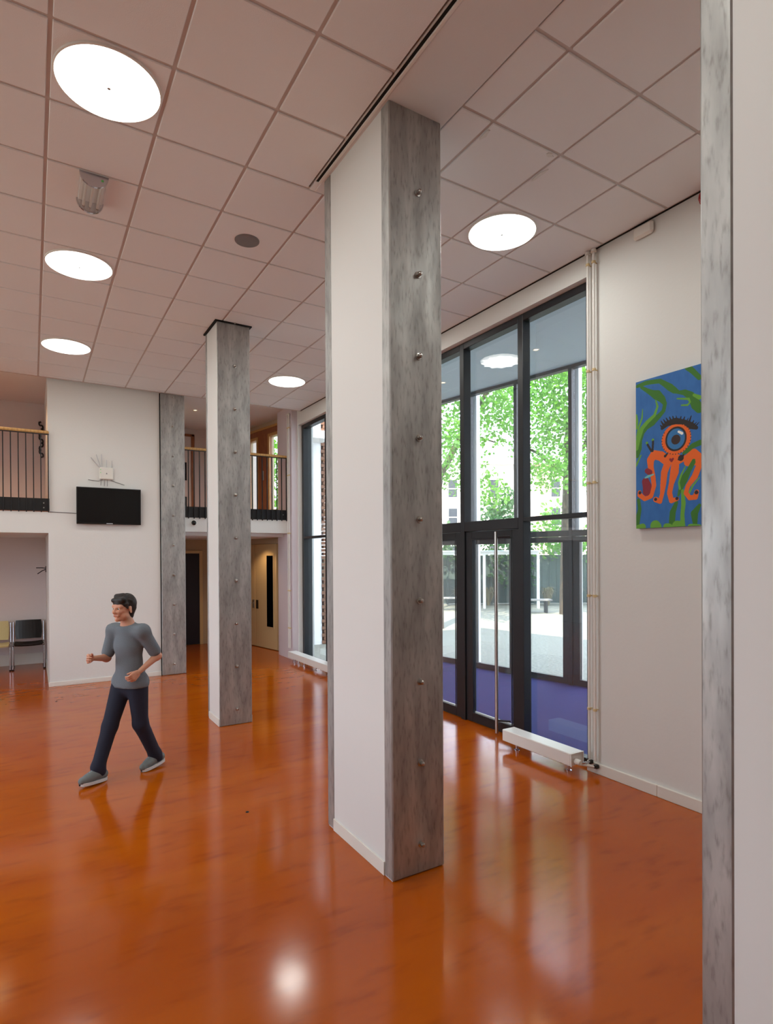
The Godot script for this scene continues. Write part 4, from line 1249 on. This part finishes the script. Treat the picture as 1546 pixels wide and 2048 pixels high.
# A field of tapered capsules joined smoothly and meshed as surface nets.
# bone: [a, b, radius a, radius b, flat axis or null, flat factor]; cut: [point, normal] removes what lies on the normal's side
func net(bones: Array, cell: float, k: float, cuts := [], holes := []) -> Array:
	var lo := Vector3.INF
	var hi := -Vector3.INF
	for b in bones:
		var r := maxf(b[2], b[3]) + cell * 3.0
		for p in [b[0], b[1]]:
			lo = lo.min(p - Vector3.ONE * r)
			hi = hi.max(p + Vector3.ONE * r)
	var nx := int((hi.x - lo.x) / cell) + 2
	var ny := int((hi.y - lo.y) / cell) + 2
	var nz := int((hi.z - lo.z) / cell) + 2
	var f := PackedFloat32Array()
	f.resize(nx * ny * nz)
	f.fill(1.0)
	for b in bones:
		var a: Vector3 = b[0]
		var ab: Vector3 = b[1] - b[0]
		var l2 := maxf(ab.length_squared(), 1e-9)
		var ra: float = b[2]
		var rb: float = b[3]
		var flat: bool = b.size() > 4
		var ax := Vector3.ZERO
		var fk := 0.0
		if flat:
			ax = b[4]
			fk = b[5] - 1.0
		var m := maxf(ra, rb) + cell * 2.5 + k
		var p0 := (a.min(b[1]) - Vector3.ONE * m - lo) / cell
		var p1 := (a.max(b[1]) + Vector3.ONE * m - lo) / cell
		for z in range(maxi(0, int(p0.z)), mini(nz, int(p1.z) + 2)):
			for y in range(maxi(0, int(p0.y)), mini(ny, int(p1.y) + 2)):
				var at := (z * ny + y) * nx
				for x in range(maxi(0, int(p0.x)), mini(nx, int(p1.x) + 2)):
					var q := lo + Vector3(x, y, z) * cell - a
					var t := clampf(q.dot(ab) / l2, 0.0, 1.0)
					var v := q - ab * t
					if flat:
						v += ax * (v.dot(ax) * fk)
					var d := v.length() - lerpf(ra, rb, t)
					var o := f[at + x]
					var h := maxf(k - absf(d - o), 0.0) / k
					f[at + x] = minf(d, o) - h * h * k * 0.25
	for c in cuts:
		for z in nz:
			for y in ny:
				for x in nx:
					var d: float = (lo + Vector3(x, y, z) * cell - c[0]).dot(c[1])
					var i := (z * ny + y) * nx + x
					f[i] = maxf(f[i], d)
	for b in holes:   # ellipsoid hollows: [centre, radius]
		for z in nz:
			for y in ny:
				for x in nx:
					var d: float = b[1] - (lo + Vector3(x, y, z) * cell - b[0]).length()
					var i := (z * ny + y) * nx + x
					f[i] = maxf(f[i], d)
	var id := PackedInt32Array()
	id.resize(nx * ny * nz)
	id.fill(-1)
	var vs := PackedVector3Array()
	var ns := PackedVector3Array()
	var step := [1, nx, nx * ny]
	for z in nz - 1:
		for y in ny - 1:
			for x in nx - 1:
				var i := (z * ny + y) * nx + x
				var c := PackedFloat32Array([f[i], f[i + 1], f[i + nx], f[i + nx + 1], f[i + nx * ny], f[i + nx * ny + 1], f[i + nx * ny + nx], f[i + nx * ny + nx + 1]])
				var inside := 0
				for q in c:
					if q < 0.0:
						inside += 1
				if inside == 0 or inside == 8:
					continue
				var p := Vector3.ZERO
				var cnt := 0
				for e in [[0, 1], [2, 3], [4, 5], [6, 7], [0, 2], [1, 3], [4, 6], [5, 7], [0, 4], [1, 5], [2, 6], [3, 7]]:
					var u := c[e[0]]
					var w := c[e[1]]
					if (u < 0.0) != (w < 0.0):
						var t := u / (u - w)
						var pa := Vector3(e[0] & 1, (e[0] >> 1) & 1, (e[0] >> 2) & 1)
						var pb := Vector3(e[1] & 1, (e[1] >> 1) & 1, (e[1] >> 2) & 1)
						p += pa.lerp(pb, t)
						cnt += 1
				id[i] = vs.size()
				vs.append(lo + (Vector3(x, y, z) + p / cnt) * cell)
				ns.append(Vector3(c[1] + c[3] + c[5] + c[7] - c[0] - c[2] - c[4] - c[6], c[2] + c[3] + c[6] + c[7] - c[0] - c[1] - c[4] - c[5], c[4] + c[5] + c[6] + c[7] - c[0] - c[1] - c[2] - c[3]).normalized())
	var ix := PackedInt32Array()
	for z in range(1, nz - 1):
		for y in range(1, ny - 1):
			for x in range(1, nx - 1):
				var i := (z * ny + y) * nx + x
				for a in 3:
					var s0 := f[i]
					var s1 := f[i + step[a]]
					if (s0 < 0.0) == (s1 < 0.0):
						continue
					var u: int = step[(a + 1) % 3]
					var w: int = step[(a + 2) % 3]
					var q := [id[i - u - w], id[i - w], id[i], id[i - u]]
					if q.has(-1):
						continue
					if s0 < 0.0:
						ix.append_array(PackedInt32Array([q[0], q[2], q[1], q[0], q[3], q[2]]))
					else:
						ix.append_array(PackedInt32Array([q[0], q[1], q[2], q[0], q[2], q[3]]))
	return [vs, ns, ix]


func joined_nets(list: Array) -> ArrayMesh:
	var vs := PackedVector3Array()
	var ns := PackedVector3Array()
	var ix := PackedInt32Array()
	for n in list:
		var o := vs.size()
		vs.append_array(n[0])
		ns.append_array(n[1])
		for i in n[2]:
			ix.append(i + o)
	var a := []
	a.resize(Mesh.ARRAY_MAX)
	a[Mesh.ARRAY_VERTEX] = vs
	a[Mesh.ARRAY_NORMAL] = ns
	a[Mesh.ARRAY_INDEX] = ix
	var m := ArrayMesh.new()
	m.add_surface_from_arrays(Mesh.PRIMITIVE_TRIANGLES, a)
	return m


func build_person() -> void:
	# own axes: +z is the way the person walks, +x their left hand, y up
	var t := thing("person", "person in a grey t-shirt, dark jeans and grey trainers walking towards the left", "person", Vector3(0.69, 0, -5.66), atan2(-0.847, 0.531))
	var V := func(f, l, y): return Vector3(l, y, f)
	var hip: Vector3 = V.call(-0.075, 0.0, 0.84)
	var chest: Vector3 = V.call(-0.065, 0.0, 1.16)
	var neck: Vector3 = V.call(-0.055, 0.0, 1.36)
	var head: Vector3 = V.call(-0.015, 0.0, 1.495)
	var fwd := Vector3.BACK     # +z
	var hl: Vector3 = V.call(-0.085, 0.085, 0.815)
	var kl: Vector3 = V.call(-0.115, 0.085, 0.45)
	var al: Vector3 = V.call(-0.285, 0.08, 0.095)
	var hr: Vector3 = V.call(-0.065, -0.085, 0.815)
	var kr: Vector3 = V.call(0.075, -0.08, 0.455)
	var ar: Vector3 = V.call(0.205, -0.07, 0.105)
	var sl: Vector3 = V.call(-0.075, 0.165, 1.295)
	var el: Vector3 = V.call(-0.205, 0.205, 1.06)
	var wl: Vector3 = V.call(-0.02, 0.185, 0.945)
	var sr: Vector3 = V.call(-0.045, -0.165, 1.295)
	var er: Vector3 = V.call(0.005, -0.205, 1.045)
	var wr: Vector3 = V.call(0.195, -0.135, 1.075)
	# body: trunk, neck, arms and legs as one skin, then the head and the hands on finer grids
	var trunk := [
		[hip, V.call(-0.07, 0, 1.0), 0.105, 0.10, fwd, 1.35], [V.call(-0.07, 0, 1.0), chest, 0.10, 0.115, fwd, 1.35], [chest, V.call(-0.06, 0, 1.27), 0.115, 0.095, fwd, 1.3],
		[sl, sr, 0.044, 0.044], [V.call(-0.06, 0, 1.28), neck, 0.052, 0.050], [neck, V.call(-0.03, 0, 1.45), 0.048, 0.048],
		[hl, kl, 0.072, 0.048], [kl, al, 0.050, 0.032], [hr, kr, 0.072, 0.048], [kr, ar, 0.050, 0.032],
		[sl, el, 0.044, 0.034], [el, wl, 0.034, 0.022], [sr, er, 0.044, 0.034], [er, wr, 0.034, 0.022]]
	var skull := [
		[head + Vector3(0, 0.035, -0.020), head + Vector3(0, 0.030, 0.012), 0.083, 0.078, Vector3.RIGHT, 1.12],
		[head + Vector3(0, -0.02, 0.03), head + Vector3(0, -0.075, 0.045), 0.062, 0.034],
		[head + Vector3(0.03, -0.055, 0.02), head + Vector3(-0.03, -0.055, 0.02), 0.036, 0.036],
		[head + Vector3(0.028, -0.022, 0.070), head + Vector3(-0.028, -0.022, 0.070), 0.022, 0.022],
		[head + Vector3(0, 0.012, 0.088), head + Vector3(0, -0.022, 0.104), 0.009, 0.013],
		[head + Vector3(0.010, -0.026, 0.093), head + Vector3(-0.010, -0.026, 0.093), 0.009, 0.009],
		[head + Vector3(0.022, -0.056, 0.078), head + Vector3(-0.022, -0.056, 0.078), 0.010, 0.010],
		[head + Vector3(0, -0.088, 0.070), head + Vector3(0, -0.090, 0.072), 0.018, 0.018],
		[head + Vector3(0.045, 0.028, 0.068), head + Vector3(-0.045, 0.028, 0.068), 0.016, 0.016],
		[head + Vector3(0.078, 0.012, -0.005), head + Vector3(0.083, -0.025, -0.010), 0.016, 0.010, Vector3.RIGHT, 1.9],
		[head + Vector3(-0.078, 0.012, -0.005), head + Vector3(-0.083, -0.025, -0.010), 0.016, 0.010, Vector3.RIGHT, 1.9],
		[head + Vector3(0, -0.05, -0.02), V.call(-0.045, 0, 1.40), 0.046, 0.050]]
	var eyes := [head + Vector3(0.030, 0.006, 0.072), head + Vector3(-0.030, 0.006, 0.072)]
	var nets := [net(trunk, 0.012, 0.035), net(skull, 0.0045, 0.014, [], [[eyes[0] + Vector3(0, 0, 0.018), 0.015], [eyes[1] + Vector3(0, 0, 0.018), 0.015]])]
	for s: float in [1.0, -1.0]:
		var w: Vector3 = wl if s > 0 else wr
		var e: Vector3 = el if s > 0 else er
		var d := (w - e).normalized()                 # along the forearm
		var side := Vector3.UP.cross(d).normalized() * s   # towards the body's outside
		var up := d.cross(side).normalized() * s      # back of the hand faces outwards, thumb on top
		var palm := w + d * 0.075
		var bones := [
			[w - d * 0.02, w + d * 0.02, 0.023, 0.022, side, 1.35],
			[w + d * 0.02 + up * 0.014, palm + up * 0.024, 0.018, 0.016, side, 1.5], [w + d * 0.02, palm + up * 0.006, 0.019, 0.016, side, 1.5], [w + d * 0.02 - up * 0.012, palm - up * 0.014, 0.018, 0.015, side, 1.5], [w + d * 0.022 - up * 0.018, palm - up * 0.030 - d * 0.006, 0.016, 0.014, side, 1.5]]
		var i := 0
		for o in [0.026, 0.008, -0.012, -0.030]:
			var l: float = [0.060, 0.068, 0.063, 0.048][i]
			var p0: Vector3 = palm + up * o - d * (0.008 if i == 3 else 0.0)
			var b1: Vector3 = (d * 0.88 - side * 0.45).normalized()
			var b2: Vector3 = (d * 0.35 - side * 0.94).normalized()
			var b3: Vector3 = (-d * 0.15 - side * 0.99).normalized()
			var p1 := p0 + b1 * l * 0.45
			var p2 := p1 + b2 * l * 0.32
			var p3 := p2 + b3 * l * 0.26
			bones.append([p0, p1, 0.0092, 0.0085])
			bones.append([p1, p2, 0.0085, 0.0078])
			bones.append([p2, p3, 0.0078, 0.0068])
			i += 1
		var q0 := w + d * 0.03 + up * 0.020 - side * 0.006
		var q1 := q0 + (d * 0.8 + up * 0.35 - side * 0.5).normalized() * 0.034
		var q2 := q1 + (d * 0.85 + up * 0.25 - side * 0.45).normalized() * 0.028
		bones.append([q0, q1, 0.013, 0.0105])
		bones.append([q1, q2, 0.0105, 0.008])
		nets.append(net(bones, 0.0035, 0.006))
	part(t, "body", joined_nets(nets), M.skin)
	for e in eyes:
		var eye := part(t, "eye", sphere(0.0118), M.eye_white, e)
		part(eye, "iris", sphere(0.0066), M.eye_dark, Vector3(0, 0, 0.0075))
	part(t, "mouth", tube([head + Vector3(0.020, -0.0555, 0.084), head + Vector3(0.008, -0.0535, 0.0905), head + Vector3(-0.008, -0.0535, 0.0905), head + Vector3(-0.020, -0.0555, 0.084)], 0.0035, 8), M.lip)
	# hair: short, fuller on top, with a fringe swept to the side
	var hair := [
		[head + Vector3(0, 0.050, -0.030), head + Vector3(0, 0.052, 0.010), 0.089, 0.080, Vector3.RIGHT, 1.06],
		[head + Vector3(0, 0.0, -0.045), head + Vector3(0, -0.055, -0.045), 0.072, 0.050],
		[head + Vector3(0.055, 0.085, 0.055), head + Vector3(-0.040, 0.080, 0.074), 0.026, 0.020],
		[head + Vector3(0.02, 0.115, 0.02), head + Vector3(-0.03, 0.112, 0.045), 0.030, 0.026],
		[head + Vector3(0.076, 0.05, 0.03), head + Vector3(0.078, 0.012, 0.022), 0.014, 0.008], [head + Vector3(-0.076, 0.05, 0.03), head + Vector3(-0.078, 0.012, 0.022), 0.014, 0.008]]
	for i in 26:
		var a := TAU * i / 26.0 * 5.0
		var e := 0.35 + 0.9 * i / 26.0
		var d := Vector3(cos(a) * cos(e) * 0.95, sin(e), sin(a) * cos(e) - 0.15)
		var c := head + Vector3(0, 0.045, -0.012) + d * 0.078
		hair.append([c, c + Vector3(d.z * 0.02, 0.012, 0.022), 0.017, 0.010])
	part(t, "hair", joined_nets([net(hair, 0.0050, 0.010, [], [[head + Vector3(0, -0.045, 0.105), 0.092]])]), M.hair)
	# clothes over the body
	var shirt := [
		[V.call(-0.075, 0, 0.80), V.call(-0.07, 0, 1.0), 0.150, 0.124, fwd, 1.25], [V.call(-0.07, 0, 1.0), chest, 0.122, 0.134, fwd, 1.3], [chest, V.call(-0.06, 0, 1.275), 0.134, 0.106, fwd, 1.25],
		[sl, sr, 0.070, 0.070], [V.call(-0.06, 0, 1.29), V.call(-0.055, 0, 1.335), 0.072, 0.064],
		[sl, sl.lerp(el, 0.80), 0.060, 0.056], [sr, sr.lerp(er, 0.80), 0.060, 0.056],
		[V.call(-0.08, 0.075, 0.83), V.call(-0.08, -0.075, 0.83), 0.112, 0.112], [V.call(-0.165, 0.05, 0.93), V.call(-0.16, -0.05, 0.97), 0.030, 0.02]]
	part(t, "t_shirt", joined_nets([net(shirt, 0.011, 0.03, [[Vector3(0, 0.79, 0), Vector3.DOWN], [Vector3(0, 1.358, -0.055), Vector3(0, 0.96, 0.28)]])]), M.shirt_grey)
	var jeans := [
		[V.call(-0.075, 0, 0.83), V.call(-0.075, 0, 0.80), 0.108, 0.116, fwd, 1.25],
		[hl, kl, 0.092, 0.066], [kl, al + Vector3(0, 0.03, 0.005), 0.066, 0.056], [al + Vector3(0, 0.03, 0.005), al + Vector3(0, -0.015, -0.01), 0.056, 0.058],
		[hr, kr, 0.092, 0.066], [kr, ar + Vector3(0, 0.03, 0.0), 0.066, 0.056], [ar + Vector3(0, 0.03, 0), ar + Vector3(0, -0.01, -0.01), 0.056, 0.058],
		[kl + Vector3(0, -0.06, -0.03), kl + Vector3(0.02, -0.08, -0.05), 0.05, 0.03]]
	part(t, "jeans", joined_nets([net(jeans, 0.011, 0.03, [[Vector3(0, 0.86, 0), Vector3.UP], [Vector3(0, 0.055, 0), Vector3.DOWN]])]), M.denim)
	# trainers: the rear foot rolls off its toes, the front one lands on its heel
	for k in [[al, 0.10, "rear"], [ar, -0.10, "front"]]:
		var a: Vector3 = k[0]
		var tilt: float = k[1]
		var f := Vector3(0, -sin(tilt), cos(tilt))
		var u := Vector3(0, cos(tilt), sin(tilt))
		var o: Vector3 = a - u * 0.05
		var heel := o - f * 0.055
		var toe := o + f * 0.165
		var shoe := [[heel + u * 0.012, o + f * 0.02 + u * 0.015, 0.040, 0.044], [o + u * 0.03, o + u * 0.075, 0.046, 0.044], [o + f * 0.02 + u * 0.03, o + f * 0.09 + u * 0.005, 0.046, 0.040], [o + f * 0.07, toe - f * 0.02 - u * 0.008, 0.043, 0.034]]
		var ground := 0.004
		var low := minf((heel - u * 0.045).y, (toe - u * 0.045).y)
		var lift := Vector3(0, ground - low + 0.0, 0)
		var sh := part(t, "trainer", joined_nets([net(shoe, 0.007, 0.02, [[o - u * 0.028, -u]])]), M.shoe_grey, lift)
		var sole := []
		for i in 20:
			var s := float(i) / 19.0
			var w := lerpf(0.040, 0.047, smoothstep(0.0, 0.7, s)) * sqrt(maxf(0.0, 1.0 - pow(absf(2.0 * s - 1.0), 4.0)) * 0.95 + 0.05)
			sole.append([s, w])
		var st := begin()
		for i in 19:
			var z0: Vector3 = heel - f * 0.042 + f * 0.265 * sole[i][0]
			var z1: Vector3 = heel - f * 0.042 + f * 0.265 * sole[i + 1][0]
			var c := (z0 + z1) / 2 - u * 0.032
			var w0 := Vector3(sole[i][1], 0, 0)
			var w1 := Vector3(sole[i + 1][1], 0, 0)
			quad(st, z0 - w0 - u * 0.020, z0 + w0 - u * 0.020, z1 + w1 - u * 0.020, z1 - w1 - u * 0.020, c)
			quad(st, z0 - w0 - u * 0.045, z0 + w0 - u * 0.045, z1 + w1 - u * 0.045, z1 - w1 - u * 0.045, c)
			quad(st, z0 - w0 - u * 0.020, z1 - w1 - u * 0.020, z1 - w1 - u * 0.045, z0 - w0 - u * 0.045, c)
			quad(st, z0 + w0 - u * 0.020, z1 + w1 - u * 0.020, z1 + w1 - u * 0.045, z0 + w0 - u * 0.045, c)
		part(sh, "sole", done(st), M.shoe_sole)
		for i in 4:
			var lz: Vector3 = o + f * (0.040 + 0.020 * i) + u * (0.064 - 0.009 * i)
			part(sh, "lace", tube([lz + Vector3(0.026, -0.010, 0), lz + Vector3(0, 0.006, 0), lz + Vector3(-0.026, -0.010, 0)], 0.004, 6), M.shoe_sole)


func sphere(r: float) -> SphereMesh:
	var s := SphereMesh.new()
	s.radius = r
	s.height = 2.0 * r
	s.radial_segments = 20
	s.rings = 12
	return s
